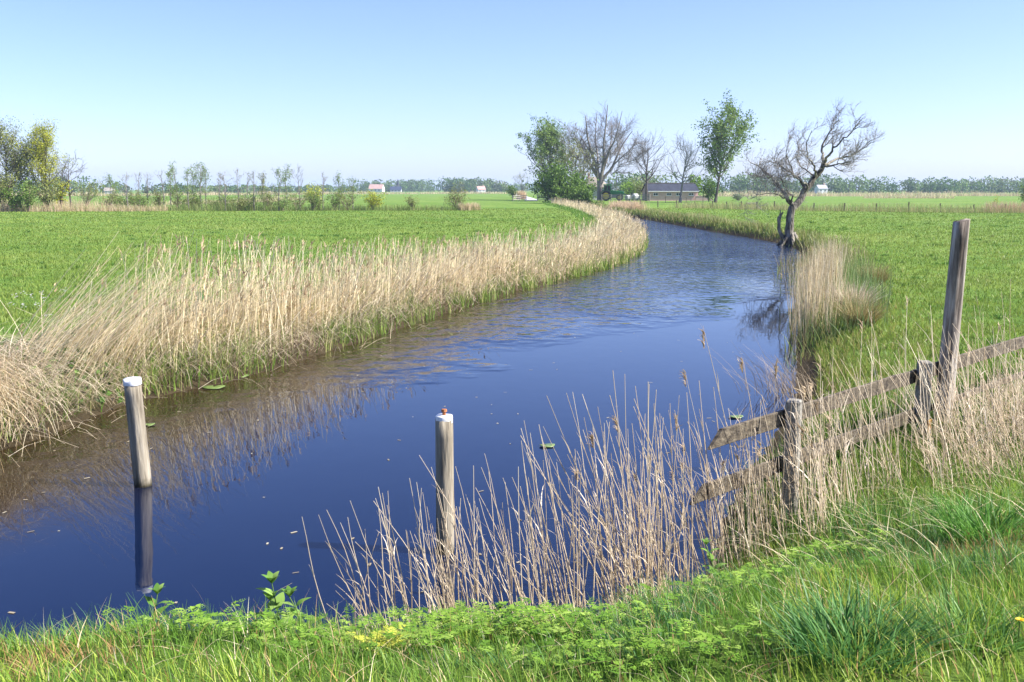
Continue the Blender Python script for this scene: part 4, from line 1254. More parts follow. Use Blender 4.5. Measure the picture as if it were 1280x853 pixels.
# left edge trees
tree('budding_tree', 'tall olive budding tree at the left edge of the picture', gp(10, 108), 7.3, .16, 3.2, TW_B, M['dark_bark'], (8500, .13, LEAF_OL, .26), 'trees at the end of the left field', start=.08, limbs=40, ang=(48, 12), n2=5, n3=4, up=.55, r3=.016)
tree('budding_tree', 'slender grey budding tree between the olive and yellow trees', gp(36, 110), 6.0, .12, 2.6, TW_G, M['dark_bark'], (5200, .12, LEAF_OL, .26), 'trees at the end of the left field', start=.08, limbs=34, ang=(42, 10), n2=5, n3=4, up=.6, r3=.014)
tree('yellow_tree', 'bright yellow green tree second from the left picture edge', gp(60, 109), 7.1, .14, 3.0, TW_B, M['dark_bark'], (10500, .125, LEAF_YG, .24), 'trees at the end of the left field', start=.2, limbs=34, ang=(38, 10), n2=5, n3=4, up=.65, r3=.014)
tree('bare_tree', 'dark twiggy bare tree right of the yellow green tree', gp(89, 105), 5.0, .12, 2.1, (.13, .115, .115), M['dark_bark'], None, 'trees at the end of the left field', start=.3, limbs=15, ang=(55, 12), n2=5, n3=4, up=.25, r3=.016)
for px, y, rx, h, n, st, lb in ((6, 104, 1.6, 3.6, 1500, LEAF_OL, 'broad olive bush at the left picture edge under the tall tree'),
                               (20, 101, 1.0, 2.2, 900, LEAF_D, 'low dark bush at the foot of the tall olive tree'),
                               (36, 101, 1.0, 2.9, 1100, LEAF_M, 'mid green bush left of the yellow tree'),
                               (60, 103, 1.3, 3.0, 1200, LEAF_OL, 'olive bush at the foot of the yellow tree'),
                               (76, 104, 1.0, 3.2, 800, LEAF_YG, 'yellowish bush right of the yellow tree'),
                               (108, 135, 2.2, 3.2, 900, LEAF_OL, 'brown green bush behind the dark twiggy tree')):
    bush('field_bush', lb, gp(px, y), rx, h, n, .16, st, 'bushes under the left field trees')

# saplings along the ditch
rows = [(140, 221, 1), (160, 219, 0), (175, 217, 0), (186, 218, 0), (205, 216, 0), (214, 217, 1), (222, 209, 1), (236, 215, 1), (243, 213, 1), (252, 209, 1), (258, 212, 1), (276, 219, 0), (282, 217, 0), (299, 214, 0), (311, 219, 0),
        (318, 217, 0), (330, 221, 2), (349, 213, 1), (359, 212, 1), (375, 209, 0), (404, 219, 0), (424, 221, 1), (441, 225, 1)]
KIND = {0: 'bare grey sapling', 1: 'thin green leafed sapling', 2: 'brown bushy sapling'}
cnt = {0: 0, 1: 0, 2: 0}
ORD = ['first', 'second', 'third', 'fourth', 'fifth', 'sixth', 'seventh', 'eighth', 'ninth', 'tenth', 'eleventh', 'twelfth', 'thirteenth']
for px, py, k in rows:
    y = 109 + rng.uniform(-3, 5)
    b = gp(px, y); tp = A(px, py, y)
    h = tp[2] - b[2]
    lb = '%s %s from the left in the ditch row' % (ORD[cnt[k]], KIND[k]); cnt[k] += 1
    if k == 2: lb = 'brown bushy sapling in the middle of the ditch row beyond the left field'
    tree('sapling', lb, b, h, .045 + .006 * h, h * .24, TW_G if k == 0 else TW_B, M['twig'], (560, .11, LEAF_M if k == 1 else LEAF_OL, .15) if k else (60, .1, LEAF_OL, .1), 'saplings in the ditch row', start=.22, limbs=11 if k != 2 else 18, ang=(40, 10), n2=3, n3=3, up=.5, r3=.013, wob=.03)
scr = []
for px in list(range(132, 440, 17)):
    y = 107 + rng.uniform(-2, 3); h = rng.uniform(1.0, 2.1)
    scr.append((px + rng.uniform(-5, 5), y, h))
for k, (px, y, h) in enumerate(scr):
    bush('ditch_shrub', 'low ditch shrub under the sapling row, %s from the left' % (['first', 'second', 'third', 'fourth', 'fifth', 'sixth', 'seventh', 'eighth', 'ninth', 'tenth', 'eleventh', 'twelfth', 'thirteenth', 'fourteenth', 'fifteenth', 'sixteenth', 'seventeenth', 'eighteenth', 'nineteenth'][k]), gp(px, y), rng.uniform(.9, 1.5), h, 650, .12, LEAF_M if k % 2 else LEAF_OL, 'low shrubs along the ditch', nst=6)
bush('round_bush', 'rounded olive yellow bush behind the sapling row', gp(393, 128), 1.4, 2.6, 1300, .16, LEAF_YG)
bush('cone_bush', 'yellow green cone shaped bush alone at the field end', gp(466, 108), .9, 1.9, 1100, .13, LEAF_YG)
bush('ditch_shrub', 'sparse small dark shrub between the cone shaped and wide grey bushes', gp(516, 108), .8, 1.35, 420, .12, LEAF_OL, 'low shrubs along the ditch')
bush('grey_bush', 'wide grey olive bush beside the pale reed tuft at the field end', gp(572, 109), 1.7, 2.1, 900, .13, LEAF_OL)
bush('roadside_tree', 'leafy green bush cut by the right picture edge', gp(1284, 112), 1.0, 3.0, 1100, .14, LEAF_M)
bush('sapling', 'small budding sapling on the dry verge behind the wire fence', gp(1243, 105), .55, 1.7, 160, .10, LEAF_YG, nst=3)


# ------------------------------------------------------------------ strips of dry reed and rough grass across the fields
def strip(name, label, pts, n, h, w, width, stops, kind='reeds'):
    poly = np.array([p[:2] for p in pts])
    poly = catmull(poly, 6)
    p, nr, tn = along(poly, n)
    xy = p + nr * rng.normal(0, width, (n, 1))
    k = river_sd(xy[:, 0], xy[:, 1]) > .1; xy = xy[k]; n_ = len(xy)
    acc = Acc()
    v = vnoise(xy[:, 0], xy[:, 1], .12, 5)
    acc.blades(on_land(xy, .03), h * rng.uniform(.5, 1.1, n_) * (.5 + v), w * rng.uniform(.7, 1.3, n_), rng.uniform(.05, .4, n_), None, rng.uniform(0, .15, n_), 2, mixcol(n_, stops, .1), None, 1.5, .4)
    return tag(acc.build(name, M['reed']), label, kind, kind='stuff')


RS = [(.42, .33, .18), (.56, .45, .28), (.66, .56, .38)]
RG = [(.16, .22, .06), (.32, .32, .13), (.48, .40, .22)]
strip('reed_strip', 'thin pale reed strip at the end of the left field under the trees', [gp(-120, 100), gp(60, 102), gp(140, 104), gp(210, 106)], 3600, 1.0, .03, .5, RS + [(.4, .25, .17)])
strip('ditch_grass', 'rough green and straw ditch growth below the sapling row', [gp(150, 106), gp(300, 107), gp(450, 108), gp(600, 109)], 5200, 1.0, .03, .9, [(.08, .15, .03), (.18, .24, .06), (.34, .32, .14)], 'rough grass')
strip('reed_tuft', 'pale dry reed tuft beside the wide grey bush', [gp(574, 108), gp(588, 108.5), gp(599, 109)], 900, 1.5, .03, .3, RS)
strip('reed_strip', 'pale reed line slanting across the field behind the saplings', [gp(60, 140), gp(180, 150), gp(260, 165), gp(330, 190), gp(400, 225)], 2600, .9, .05, .4, RS)
strip('reed_strip', 'long pale reed belt far across the left fields', [gp(-60, 330), gp(150, 350), gp(330, 420), gp(480, 480), gp(645, 520)], 5200, 1.3, .18, 4, RS)
strip('reed_strip', 'pale reed belt far across the right fields', [gp(890, 330), gp(1000, 335), gp(1130, 340), gp(1330, 345)], 4200, 1.5, .14, 6, RS)
strip('reed_strip', 'second thinner pale reed belt on the right fields', [gp(1080, 262), gp(1150, 255), gp(1190, 250)], 1100, .9, .1, 1.5, RS)
strip('ditch_grass', 'rough pale verge along the wire fence on the right field', [gp(850, 128), gp(930, 118), gp(1010, 109), gp(1130, 104), gp(1340, 100)], 5200, .75, .03, 1.1, RG, 'rough grass')
strip('reed_tuft', 'pink straw verge at the right end of the wire fence', [gp(1232, 103), gp(1265, 103), gp(1320, 103)], 1300, 1.0, .03, .6, [(.42, .25, .17), (.55, .38, .26), (.6, .48, .33)])
strip('reed_tuft', 'tan reed patch on the far bank below the farmyard', [gp(766, 122), gp(776, 118), gp(790, 112), gp(798, 107)], 2600, .95, .03, .5, [(.50, .36, .22), (.62, .48, .32)])
strip('reed_tuft', 'tan reed tuft left of the farm track', [gp(648, 240), gp(655, 242)], 700, 2.2, .06, .4, [(.50, .36, .22), (.62, .48, .32)])
strip('ditch_grass', 'rough dry growth on the right bank beside the fence of the far field', [gp(810, 100), gp(850, 86), gp(905, 71), gp(950, 60)], 2600, .55, .028, .5, RG, 'rough grass')
# rush tussocks on the right bank
for px, py, rx, h, n, lb in ((1093, 356, .38, .62, 900, 'brown green rush tussock farthest up on the right bank'),
                             (1066, 393, .40, .72, 900, 'pale straw rush tussock beside the reed clump on the right bank'),
                             (1075, 408, .45, .60, 900, 'brown rush tussock below the pale one on the right bank')):
    g = on_ground(px, py); acc = Acc()
    th = rng.uniform(0, 6.28, n); r = rx * .45 * np.sqrt(rng.random(n))
    B = np.column_stack([r * np.cos(th), r * np.sin(th), np.full(n, -.03)])
    st = [(.18, .17, .05), (.32, .26, .11), (.46, .37, .2)] if 'brown' in lb else STRAWG
    acc.blades(B, h * rng.uniform(.55, 1.1, n), .012, rng.uniform(.15, .85, n), th + rng.normal(0, .4, n), rng.uniform(0, .35, n), 4, mixcol(n, st, .12), None, 1.4, .2)
    o = acc.build('rush_tussock', M['reed']); o.location = g
    tag(o, lb, 'tussock', 'rush tussocks on the right bank')
# dark twiggy debris in the corner of water by the fence
acc = Acc()
g = on_ground(985, 500)
n = 160; B = np.column_stack([g[0] + rng.normal(0, .25, n), g[1] + rng.normal(0, .35, n), rng.uniform(-.02, .1, n)])
acc.blades(B, rng.uniform(.3, .9, n), .008, rng.uniform(.3, .95, n), rng.normal(2.6, .8, n), rng.uniform(0, .5, n), 5, mixcol(n, [(.16, .12, .08), (.40, .31, .2)], .1), None, 1.3, .4)
tag(acc.build('dry_twigs', M['reed']), 'tangle of brown dry twigs over the water beyond the fence end', 'twigs', kind='stuff')

# ------------------------------------------------------------------ treelines
def treeline(name, label, pts, n, h, size, stops, depth):
    poly = catmull(np.array([p[:2] for p in pts]), 6)
    nt_ = n
    p, nr, tn = along(poly, nt_)
    c = p + nr * rng.uniform(-depth, depth, (nt_, 1))
    H = h * rng.uniform(.55, 1.1, nt_) * (.75 + .5 * vnoise(c[:, 0], c[:, 1], .02, 9))
    rr = H * rng.uniform(.35, .6, nt_)
    a = Acc(); m = 90
    k = np.repeat(np.arange(nt_), m); q = rng.normal(size=(nt_ * m, 3)); q /= np.linalg.norm(q, axis=1)[:, None]
    q *= rng.uniform(.5, 1, (nt_ * m, 1)) ** .5
    P = np.column_stack([c[k, 0] + q[:, 0] * rr[k], c[k, 1] + q[:, 1] * rr[k], (.3 + H[k] * .5 + q[:, 2] * H[k] * .5)])
    base = mixcol(nt_, stops, .12)
    a.leaves(P, size * rng.uniform(.6, 1.4, len(P)), base[k] * rng.normal(1, .1, (len(P), 1)), .2, .8)
    # trunks
    tp = np.zeros((nt_, 3, 3)); tp[:, :, :2] = c[:, None, :]; tp[:, 1, 2] = H * .4; tp[:, 2, 2] = H * .85
    a.tubes(tp, np.array([[.22, .16, .05]]) * np.ones((nt_, 1)), 4, np.full((nt_, 3), .09))
    return tag(a.build(name, M['leaf'], None, False), label, 'wood', kind='stuff')


WOOD = [(.06, .12, .03), (.10, .17, .045), (.16, .24, .07), (.15, .16, .09)]
treeline('far_woods', 'long mixed wood along the horizon on the right', [gp(900, 560), gp(1040, 580), gp(1180, 600), gp(1270, 620), gp(1480, 640)], 330, 10.5, 1.1, WOOD, 16)
treeline('far_woods', 'distant wood along the horizon on the left behind the saplings', [gp(105, 520), gp(200, 560), gp(330, 700), gp(450, 850)], 150, 5.4, 1.0, WOOD, 14)
treeline('far_woods', 'distant low wood around the far farm and church', [gp(450, 880), gp(545, 900)], 75, 11, 1.3, WOOD, 25)
treeline('far_woods', 'distant wood right of the church around the far white house', [gp(560, 760), gp(626, 780)], 70, 10.5, 1.3, WOOD, 20)
treeline('far_woods', 'low far trees between the poplar and the barn', [gp(750, 420), gp(800, 400), gp(830, 390)], 40, 8.5, .9, WOOD, 12)
treeline('far_woods', 'low far trees behind the farm track', [gp(600, 1200), gp(700, 1100)], 60, 9.0, 1.5, WOOD, 20)
treeline('far_woods', 'far hedge at the horizon beyond the left fields', [gp(-260, 620), gp(-80, 600), gp(110, 560)], 120, 9.0, 1.2, WOOD, 14)

# ------------------------------------------------------------------ field fences
def wire_fence(label, pts, spacing, hpost, wires, name='wire_fence', rad=.035, skip=None, wr=.006):
    poly = np.array([p[:2] for p in pts])
    d = np.linalg.norm(np.diff(poly, axis=0), axis=1); s = np.concatenate([[0], np.cumsum(d)])
    u = np.arange(0, s[-1], spacing)
    xy = np.column_stack([np.interp(u, s, poly[:, k]) for k in range(2)])
    z = height(xy[:, 0], xy[:, 1])
    e = empty(name, (xy[0, 0], xy[0, 1], z[0]), 0, label, 'fence')
    o = np.array([xy[0, 0], xy[0, 1], z[0]])
    tops = []
    for k in range(len(u)):
        bm = bmesh.new()
        b = np.array([xy[k, 0], xy[k, 1], z[k]]) - o
        h = hpost * rng.uniform(.85, 1.12); t_ = b + np.array([rng.normal(0, .03), rng.normal(0, .03), h])
        add_cyl(bm, b - np.array([0, 0, .2]), t_, rad * 1.1, rad, 7)
        bm_obj('stake', bm, M['dark_wood'], e); tops.append((b, h))
    for f in wires:
        P = np.array([b + np.array([rad, 0, hpost * f]) for b, h in tops])[None]
        V, Qd = tube_arrays(P, np.full((1, P.shape[1]), wr), 3)
        mesh_np('wire', V, Qd, None, M['steel'], e)
    return e


wire_fence('long stake and wire fence along the rough verge of the right field', [gp(1330, 103.5), gp(1244, 103), gp(1132, 104.5), gp(1010, 108), gp(940, 117), gp(885, 126), gp(800, 135)], 3.15, .95, (.45, .9), rad=.065)
wire_fence('stake and wire fence in front of the brick barn', [gp(832, 172), gp(872, 168), gp(905, 160)], 4.0, 1.0, (.5, .9), rad=.05)


def rail_fence(name, label, p0, p1, nposts, h, nr, mat=M['fence_wood'], cat='fence', t_=.05, hh=.14):
    e = empty(name, (p0[0], p0[1], hz(*p0[:2])), 0, label, cat)
    p0, p1 = np.array(p0[:2]), np.array(p1[:2]); d = p1 - p0; L_ = np.linalg.norm(d); a = math.atan2(d[1], d[0])
    zb = e.location.z
    for k in range(nposts):
        q = d * k / (nposts - 1); bm = bmesh.new()
        zg = hz(*(p0 + q)) - zb
        add_box(bm, (q[0], q[1], zg + h / 2 - .1), (.13, .13, h + .25), a); bm_obj('post', bm, mat, e, False, .01)
    for r_ in range(nr):
        bm = bmesh.new(); nrm = np.array([math.sin(a), -math.cos(a)]) * .095
        zg = (hz(*p0) + hz(*p1)) / 2 - zb
        add_box(bm, (d[0] / 2 + nrm[0], d[1] / 2 + nrm[1], zg + h * (.3 + .62 * r_ / max(1, nr - 1))), (L_ + .2, t_, hh), a); bm_obj('rail', bm, mat, e)
    return e


rail_fence('rail_fence', 'grey wooden rail fence left of the farm track opening', gp(641, 196), gp(657.5, 205), 3, 1.1, 3)
rail_fence('rail_fence', 'grey wooden rail fence right of the farm track opening', gp(672, 205), gp(692, 190), 3, 1.1, 3)
rail_fence('rail_fence', 'silvery wooden rail fence of the farmyard behind the tractor', gp(752, 196), gp(812, 190), 6, 1.35, 4)

# farm track
trk = bpy.data.meshes.new('farm_track'); bm = bmesh.new()
cl = catmull(np.array([gp(664.5, 206)[:2], gp(662, 240)[:2], gp(655, 300)[:2], gp(646, 420)[:2], gp(640, 600)[:2]]), 8)
L0 = R0 = None
for k in range(len(cl)):
    tg = cl[min(k + 1, len(cl) - 1)] - cl[max(k - 1, 0)]; tg /= np.linalg.norm(tg); nn_ = np.array([-tg[1], tg[0]]) * 1.35
    l_ = cl[k] + nn_; r_ = cl[k] - nn_
    zl = max(hz(*l_), hz(*r_), hz(*cl[k])) + .05
    v1, v2 = bm.verts.new((*l_, zl)), bm.verts.new((*r_, zl))
    if L0: bm.faces.new((L0, R0, v2, v1))
    L0, R0 = v1, v2
bmesh.ops.recalc_face_normals(bm, faces=bm.faces)
bm.to_mesh(trk); bm.free(); trk.materials.append(M['path'])
o = bpy.data.objects.new('farm_track', trk); COL.objects.link(o); tag(o, kind='structure')

# ------------------------------------------------------------------ barn, farmhouse, tractor, far houses
def barn(label, c, w, dpt, hw, hr, rz, wall, roof, windows=(), name='barn', chimney=False, eave=.25, winsize=(.9, .8), wz=.6, ridge_trim=False, door=None):
    e = empty(name, (c[0], c[1], c[2]), rz, label, 'building')
    bm = bmesh.new(); add_prism(bm, [(-dpt / 2, -.3), (dpt / 2, -.3), (dpt / 2, hw), (0, hr - .08), (-dpt / 2, hw)], -w / 2, w / 2)
    bmesh.ops.rotate(bm, verts=bm.verts, cent=(0, 0, 0), matrix=Matrix.Rotation(R(90), 3, 'Z'))
    bm_obj('wall', bm, wall, e)
    bm = bmesh.new(); sl = (hr - hw) / (dpt / 2); x1 = dpt / 2 + eave; z1 = hw - eave * sl
    add_prism(bm, [(-x1, z1), (0, hr), (x1, z1), (x1, z1 + .12), (0, hr + .12), (-x1, z1 + .12)], -w / 2 - .2, w / 2 + .2)
    bmesh.ops.rotate(bm, verts=bm.verts, cent=(0, 0, 0), matrix=Matrix.Rotation(R(90), 3, 'Z'))
    rf = bm_obj('roof', bm, roof, e)
    if ridge_trim:
        bm = bmesh.new(); add_box(bm, (0, 0, hr + .17), (w + .4, .42, .12)); bm_obj('ridge', bm, M['fence_wood'], rf)
        bm = bmesh.new(); add_box(bm, (0, -x1 - .06, z1 + .03), (w + .4, .12, .13)); bm_obj('gutter', bm, M['white'], rf)
    if chimney:
        bm = bmesh.new(); add_box(bm, (w * .3, 0, hr + .35), (.55, .55, 1.3)); bm_obj('chimney', bm, M['brick'], rf, False, .03)
    for x in windows:
        bm = bmesh.new(); add_box(bm, (x, -dpt / 2 - .02, hw * wz), (winsize[0], .1, winsize[1]))
        add_box(bm, (x, -dpt / 2 - .06, hw * wz - winsize[1] / 2 - .05), (winsize[0] + .15, .14, .08))
        wf = bm_obj('window', bm, M['white'], e)
        for s in (-1, 1):
            bm = bmesh.new(); add_box(bm, (x + s * winsize[0] * .235, -dpt / 2 - .065, hw * wz), (winsize[0] * .39, .03, winsize[1] * .8)); bm_obj('pane', bm, M['glass'], wf)
    if door:
        bm = bmesh.new(); add_box(bm, (door, -dpt / 2 - .03, .95), (1.2, .1, 1.9)); bm_obj('door', bm, M['dark_wood'], e)
    return e


by = 200
cb = gp(837, by + 3)
wl = (868 - 806) / FPX * by
barn('long low pink brick barn with dark slate roof and small paired windows', cb, wl, 6.0, 1.9, 3.3, R(5), M['brick'], M['slate'], (-wl * .36, -wl * .09, wl * .10, wl * .36), 'barn', winsize=(.95, .5), wz=.66, ridge_trim=True)
# low brick wall running on from the barn
g0 = gp(880, by)
bm = bmesh.new(); add_box(bm, (0, 0, .3), (3.4, .3, 1.1)); add_box(bm, (0, 0, .9), (3.5, .4, .1))
o = bm_obj('garden_wall', bm, M['brick'], None, False, .02); o.location = g0; tag(o, 'low brick wall between the barn and the open poplar', 'wall')
# thatched farmhouse, hip roof rising over the bush
cf = gp(742, 222)
e = empty('farmhouse', tuple(cf), R(4), 'grey farmhouse with rounded thatched roof half hidden behind the dark bush', 'house')
bm = bmesh.new(); add_box(bm, (0, 0, 1.3), (5.2, 7, 3.2)); bm_obj('wall', bm, plain_mat('grey_render', (.42, .42, .42), .9), e)
bm = bmesh.new(); rows = []
for z, sx_, sy_ in ((2.85, 3.1, 4.1), (3.4, 2.9, 3.9), (4.4, 2.2, 3.1), (5.2, 1.4, 2.3), (5.6, .7, 1.5), (5.7, .3, 1.0)):
    rows.append([bm.verts.new((sx_ * math.copysign(abs(math.cos(t_)) ** .55, math.cos(t_)), sy_ * math.copysign(abs(math.sin(t_)) ** .55, math.sin(t_)), z)) for t_ in np.linspace(0, 2 * math.pi, 24, endpoint=False)])
for k in range(5):
    for s in range(24): bm.faces.new((rows[k][s], rows[k][(s + 1) % 24], rows[k + 1][(s + 1) % 24], rows[k + 1][s]))
bm.faces.new(rows[0][::-1]); bm.faces.new(rows[-1])
rf = bm_obj('roof', bm, M['thatch'], e, True); e.scale = (1, 1, .88)
bm = bmesh.new(); add_box(bm, (-1.2, -.4, 5.9), (.5, .5, 1.6)); bm_obj('chimney', bm, M['brick'], rf, False, .03)
for x in (-1.2, 1.2):
    bm = bmesh.new(); add_box(bm, (x, -3.52, 2.05), (1.0, .1, 1.1)); wf = bm_obj('window', bm, M['white'], e)
    for s in (-1, 1):
        bm = bmesh.new(); add_box(bm, (x + s * .24, -3.575, 2.05), (.4, .03, .9)); bm_obj('pane', bm, M['glass'], wf)

# tractor: side on, bonnet to the right
tc_ = gp(764, 199)
tr = empty('tractor', (tc_[0], tc_[1], tc_[2]), R(-8), 'green tractor with yellow wheel rims parked by the farmyard fence', 'tractor')
S = 1.12
def tbox(bm, x0, x1, y0, y1, z0, z1): add_box(bm, ((x0 + x1) / 2 * S, (y0 + y1) / 2 * S, (z0 + z1) / 2 * S), ((x1 - x0) * S, (y1 - y0) * S, (z1 - z0) * S))
bm = bmesh.new()
add_prism(bm, [(-.1 * S, 1.15 * S), (2.15 * S, 1.05 * S), (2.25 * S, 1.25 * S), (2.15 * S, 1.62 * S), (.2 * S, 1.85 * S), (-.1 * S, 1.85 * S)], -.42 * S, .42 * S)
bonnet = bm_obj('bonnet', bm, M['tractor'], tr, False, .05)
bm = bmesh.new(); tbox(bm, -1.3, 2.1, -.3, .3, .62, 1.14); tbox(bm, 1.35, 1.6, -.8, .8, .45, .62); tbox(bm, -1.0, -.75, -.85, .85, .75, .95)
bm_obj('chassis', bm, M['steel'], tr, False, .02)
bm = bmesh.new()
for x, y in ((-.1, -.62), (-.1, .62), (-1.25, -.62), (-1.25, .62), (-.7, -.64), (-.7, .64)): tbox(bm, x - .05, x + .05, y - .05, y + .05, 1.2, 2.72)
tbox(bm, -1.32, -.02, -.66, .66, 1.1, 1.3)
cab = bm_obj('cab', bm, M['tractor'], tr, False, .015)
bm = bmesh.new(); tbox(bm, -1.4, .05, -.72, .72, 2.72, 2.9); bm_obj('cab_roof', bm, M['tractor'], cab, False, .04)
bm = bmesh.new(); tbox(bm, -1.22, -.12, -.635, -.615, 1.32, 2.7); tbox(bm, -1.22, -.12, .615, .635, 1.32, 2.7); tbox(bm, -.11, -.09, -.56, .56, 1.32, 2.7); tbox(bm, -1.27, -1.25, -.56, .56, 1.32, 2.7)
bm_obj('cab_glass', bm, M['glass'], cab)
bm = bmesh.new(); add_cyl(bm, (.9 * S, .3 * S, 1.7 * S), (.9 * S, .3 * S, 2.6 * S), .05, .05, 8); bm_obj('exhaust', bm, M['steel'], tr)
for s in (-1, 1):
    bm = bmesh.new(); K_ = 9
    for k in range(K_ - 1):
        a0 = R(20 + 140 * k / (K_ - 1)); a1 = R(20 + 140 * (k + 1) / (K_ - 1)); r_ = 1.0 * S
        am = (a0 + a1) / 2
        rr = bmesh.ops.create_cube(bm, size=1)
        bmesh.ops.transform(bm, matrix=Matrix.Translation((-.88 * S + r_ * math.cos(am), s * .9 * S, .9 * S + r_ * math.sin(am))) @ Matrix.Rotation(-am + R(90), 4, 'Y') @ Matrix.Diagonal((r_ * (a1 - a0) * 1.05, .5 * S, .05, 1)), verts=rr['verts'])
    bm_obj('mudguard', bm, M['tractor'], tr)
for x, y, r_, w_ in ((-.88, -.9, .9, .46), (-.88, .9, .9, .46), (1.48, -.85, .6, .36), (1.48, .85, .6, .36)):
    bm = bmesh.new(); seg = 28
    prof = [(r_ * .6, -w_ / 2), (r_ * .92, -w_ / 2), (r_, -w_ * .32), (r_, w_ * .32), (r_ * .92, w_ / 2), (r_ * .6, w_ / 2)]
    rows = []
    for k in range(seg):
        a_ = 2 * math.pi * k / seg; lug = 1.0 if k % 2 else .95
        rows.append([bm.verts.new((S * (x + q * (lug if q > r_ * .95 else 1) * math.cos(a_)), S * (y + yy), S * (r_ + q * (lug if q > r_ * .95 else 1) * math.sin(a_)))) for q, yy in prof])
    for k in range(seg):
        for s in range(6): bm.faces.new((rows[k][s], rows[k][(s + 1) % 6], rows[(k + 1) % seg][(s + 1) % 6], rows[(k + 1) % seg][s]))
    bmesh.ops.recalc_face_normals(bm, faces=bm.faces)
    wheel = bm_obj('wheel', bm, M['tyre'], tr)
    bm = bmesh.new(); add_cyl(bm, (S * x, S * (y - w_ * .38), S * r_), (S * x, S * (y + w_ * .38), S * r_), r_ * .6 * S, None, 20)
    add_cyl(bm, (S * x, S * (y - w_ * .5), S * r_), (S * x, S * (y + w_ * .5), S * r_), r_ * .2 * S, None, 12)
    bm_obj('rim', bm, M['yellow'], wheel)

# pale round bales beside the farmyard fence
for px, sc, lb in ((785, .8, 'white wrapped bale next to the tractor bonnet behind the rail fence'), (794, .95, 'larger white wrapped bale at the right end of the farmyard rail fence')):
    g = gp(px, 201); bm = bmesh.new(); r_ = .72 * sc
    prof = [(.01, -.6), (r_ * .8, -.6), (r_ * .97, -.5), (r_, -.35), (r_, .35), (r_ * .97, .5), (r_ * .8, .6), (.01, .6)]
    rows = [[bm.verts.new((yy * sc, q * math.cos(t_), r_ + q * math.sin(t_))) for q, yy in prof] for t_ in np.linspace(0, 2 * math.pi, 20, endpoint=False)]
    for k in range(20):
        for s in range(7): bm.faces.new((rows[k][s], rows[k][s + 1], rows[(k + 1) % 20][s + 1], rows[(k + 1) % 20][s]))
    bmesh.ops.recalc_face_normals(bm, faces=bm.faces)
    o = bm_obj('wrapped_bale', bm, M['white'], None, True); o.location = g; o.rotation_euler = (0, 0, .5 * sc); tag(o, lb, 'bale', 'wrapped bales by the farmyard')
# pale stone and pole lying in the right field
g = gp(939, 152); bm = bmesh.new(); add_box(bm, (0, 0, .12), (1.5, .6, .32)); add_box(bm, (0, 0, .26), (1.2, .35, .1))
o = bm_obj('trough', bm, M['concrete'], None, False, .05); o.location = g; tag(o, 'low pale trough lying in the pasture left of the leaning willow', 'trough')

# houses far off
def gtop(px, y): return gp(px, y)
wh = plain_mat('white_house_wall', (.7, .7, .7), .9); dk = M['slate']
barn('small white house with grey roof before the right horizon wood', gp(1026, 520), 5.0, 4.5, 2.6, 4.4, R(12), wh, plain_mat('grey_roof', (.33, .33, .36), .8), (-1.3, 1.2), 'far_house', winsize=(1.0, 1.0), chimney=True)
barn('far farmhouse with faded red roof left of the church', gp(471, 800), 11, 8, 2.6, 6.0, R(-8), wh, M['red_tile'], (-3, 0, 3), 'far_house', winsize=(1.4, 1.2), chimney=True)
barn('far long dark roofed shed beside the church tower', gp(495, 790), 8.5, 8, 1.6, 4.2, R(3), plain_mat('pale_shed_wall', (.55, .55, .55), .9), plain_mat('blue_black_roof', (.03, .04, .08), .6), (-2.5, 0, 2.5), 'far_shed', winsize=(1.6, 1.0))
barn('tiny far house with red roof right of the far wood', gp(601, 700), 5.5, 5, 2.0, 4.2, R(20), wh, M['red_tile'], (-1.4, 1.4), 'far_house', winsize=(.9, .8), chimney=True)
barn('far white farm shed partly behind the left saplings', gp(137, 480), 4.2, 4, 1.5, 2.9, R(10), wh, M['fence_wood'], (-1.0, 1.0), 'far_shed', winsize=(.7, .6))
ct = gp(497.5, 860); e = empty('church_tower', tuple(ct), R(10), 'tiny grey church tower with pointed spire on the left horizon', 'church')
bm = bmesh.new(); add_box(bm, (0, 0, 2.5), (2.4, 2.4, 6)); bm_obj('tower', bm, plain_mat('grey_brick', (.22, .2, .2), .9), e, False, .1)
bm = bmesh.new(); r = bmesh.ops.create_cone(bm, cap_ends=True, segments=8, radius1=1.55, radius2=.05, depth=5.5); bmesh.ops.translate(bm, verts=bm.verts, vec=(0, 0, 8.2)); bm_obj('spire', bm, dk, e)

# ------------------------------------------------------------------ small plants
def lily(px, py, r, label):
    g = G(px, py, .012); bm = bmesh.new(); seg = 26; a0 = rng.uniform(0, 6.28)
    c0 = bm.verts.new((0, 0, .002)); ring = []; mid = []
    for k in range(seg):
        a_ = a0 + .22 + (2 * math.pi - .44) * k / (seg - 1)
        wv = 1 + .03 * math.sin(5 * a_)
        mid.append(bm.verts.new((r * .55 * math.cos(a_), r * .48 * math.sin(a_), .004 + .003 * math.sin(3 * a_))))
        ring.append(bm.verts.new((r * wv * math.cos(a_), r * .86 * wv * math.sin(a_), .006 + .006 * math.sin(2 * a_ + 1))))
    for k in range(seg - 1):
        bm.faces.new((c0, mid[k], mid[k + 1])); bm.faces.new((mid[k], ring[k], ring[k + 1], mid[k + 1]))
    bm.normal_update()
    o = bm_obj('lily_pad', bm, LILY, None, True); o.location = g
    md = o.modifiers.new('thickness', 'SOLIDIFY'); md.thickness = .004
    tag(o, label, 'lily pad', 'floating lily pads')


